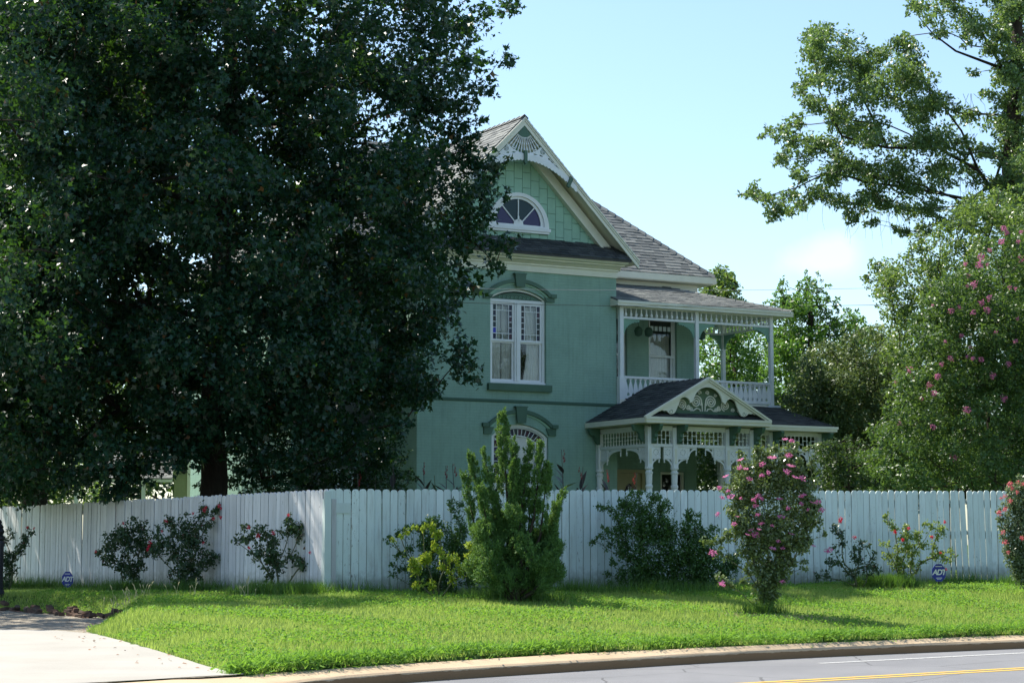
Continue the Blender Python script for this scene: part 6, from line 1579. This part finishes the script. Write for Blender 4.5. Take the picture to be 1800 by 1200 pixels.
tag(obj('grass', g1, None), 'sunlit green lawn grass between fence and kerb', 'grass', kind='stuff')
# leafy weeds, in patches and over the kerb edge
def weed_test(p): return in_lawn(p) & ((np.sin(p[:, 0] * 1.7 + np.sin(p[:, 1] * 1.1) * 2) + np.sin(p[:, 1] * 2.3 + p[:, 0]) + RNG.normal(size=len(p)) * .6) > .25)
P = scatter(52000, (-9, 21), (15, 44), weed_test)
pos = np.column_stack([P, height(P) + RNG.uniform(.03, .085, len(P))])
fast = leaf_verts(pos, RNG.uniform(.03, .055, len(pos)), 'rhomb', 1.0)
tag(obj('lawn_weeds', fast_mesh('lawn_weeds', fast, 4, M_WEED), None), 'low leafy weeds patched through the lawn', 'ground cover', kind='stuff')
edge = []
kbd = resample(KB[2:-1], 4000); kbd = kbd[(kbd[:, 0] < 11)]
for _ in range(9): edge.append(kbd + RNG.normal(size=kbd.shape) * .07)
edge = np.concatenate(edge); nn_ = np.array([-.6, .8]); edge = edge + nn_ * np.abs(RNG.normal(size=(len(edge), 1))) * .12 + nn_ * .10
w1_ = np.sin(edge[:, 0] * 5.1) * np.sin(edge[:, 0] * 2.3 + 1); edge = edge[(RNG.random(len(edge)) < .65 + .35 * w1_)]
pos = np.column_stack([edge, np.maximum(height(edge), .17) + RNG.uniform(.0, .11, len(edge)) ** 1.0])
v = leaf_verts(pos, RNG.uniform(.06, .15, len(pos)), 'blade', .5)
v2 = leaf_verts(pos[::2] + RNG.normal(size=pos[::2].shape) * .02, RNG.uniform(.035, .06, len(pos[::2])), 'rhomb', .9)
tag(obj('verge_grass', fast_mesh('verge_grass', v, 3, M_WEED), None), 'taller ragged grass overhanging the tan kerb', 'grass', kind='stuff')
tag(obj('verge_weeds', fast_mesh('verge_weeds', v2, 4, M_WEED), None), 'broad leaved weeds along the kerb edge', 'ground cover', kind='stuff')
# rank tufts at the foot of the fence and shrubs
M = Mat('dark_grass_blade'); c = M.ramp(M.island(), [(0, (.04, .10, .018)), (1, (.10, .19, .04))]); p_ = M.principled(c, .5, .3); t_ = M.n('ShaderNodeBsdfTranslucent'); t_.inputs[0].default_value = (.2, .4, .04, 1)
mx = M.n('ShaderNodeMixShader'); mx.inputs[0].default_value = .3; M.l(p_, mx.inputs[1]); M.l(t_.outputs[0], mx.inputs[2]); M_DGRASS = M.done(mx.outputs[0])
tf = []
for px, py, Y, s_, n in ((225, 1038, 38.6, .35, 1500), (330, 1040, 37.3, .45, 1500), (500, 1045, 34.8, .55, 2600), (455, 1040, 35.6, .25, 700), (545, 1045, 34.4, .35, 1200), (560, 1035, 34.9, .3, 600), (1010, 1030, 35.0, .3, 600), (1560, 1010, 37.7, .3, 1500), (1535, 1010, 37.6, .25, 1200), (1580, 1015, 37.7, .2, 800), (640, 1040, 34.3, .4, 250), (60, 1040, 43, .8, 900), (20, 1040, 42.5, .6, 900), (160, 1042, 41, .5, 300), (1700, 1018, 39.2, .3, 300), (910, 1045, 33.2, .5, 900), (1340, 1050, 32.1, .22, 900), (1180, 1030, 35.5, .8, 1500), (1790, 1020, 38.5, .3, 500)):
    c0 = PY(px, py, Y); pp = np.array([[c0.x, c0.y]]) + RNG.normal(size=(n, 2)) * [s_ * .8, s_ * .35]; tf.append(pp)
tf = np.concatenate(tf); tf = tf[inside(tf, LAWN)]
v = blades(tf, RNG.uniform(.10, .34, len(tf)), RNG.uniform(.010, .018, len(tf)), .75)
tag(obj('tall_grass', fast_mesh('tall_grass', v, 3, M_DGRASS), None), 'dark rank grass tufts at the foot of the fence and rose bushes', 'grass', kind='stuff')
# seed heads near the drive
M_SEED = m_paint('dry_seed_stalk', (.45, .40, .20), .8); q = MB()
for _ in range(46):
    a, c_ = rnd.choice([(150, 1075), (190, 1078), (205, 1078), (230, 1075), (245, 1072), (260, 1070), (340, 1060), (425, 1055), (440, 1052), (215, 1080), (300, 1062)]); a += rnd.uniform(-12, 12)
    Yg = 34.3 + rnd.uniform(-.6, .8); p = PY(a, c_, Yg); z = gz(p.x, p.y); H_ = rnd.uniform(.14, .34); lx = rnd.uniform(-.08, .08)
    q.tube([(p.x, p.y, z), (p.x + lx * .4, p.y, z + H_ * .6), (p.x + lx, p.y, z + H_)], [.003, .003, .002], 3); q.tube([(p.x + lx * .9, p.y, z + H_ * .85), (p.x + lx * 1.1, p.y, z + H_), (p.x + lx * 1.6, p.y, z + H_ * 1.12)], [.004, .009, .003], 4)
tag(obj('seed_stalks', q, M_SEED), 'dry grass seed stalks standing between lawn and gravel drive', 'grass', kind='stuff')
c0 = [PY(1425, 1063, 31.6), PY(1330, 1056, 32.0), PY(1395, 1060, 31.8)]
tf = np.concatenate([np.array([[c.x, c.y]]) + RNG.normal(size=(700, 2)) * [.28, .16] for c in c0])
v = blades(tf, RNG.uniform(.05, .10, len(tf)), RNG.uniform(.012, .02, len(tf)), .97)
tag(obj('dry_thatch', fast_mesh('dry_thatch', v, 3, M_SEED), None), 'patch of dry tan clippings around the foot of the hibiscus', 'grass', kind='stuff')
# fallen leaves and clippings
P = scatter(90, (-8, 22), (3, 36), lambda p: (inside(p, DRIVE) | (seg_dist(p, KB) < .35)) & (seg_dist(p, LAWN, True) < .8))
v = leaf_verts(np.column_stack([P, np.where(inside(P, DRIVE), flat_h(P), .2) + .02]), RNG.uniform(.03, .07, len(P)), 'oval', 3)
tag(obj('fallen_leaves', fast_mesh('fallen_leaves', v, 6, m_paint('dry_leaf', (.22, .11, .05), .8, var=.4)), None), 'brown fallen leaves along the lawn edge', 'leaves', kind='stuff')
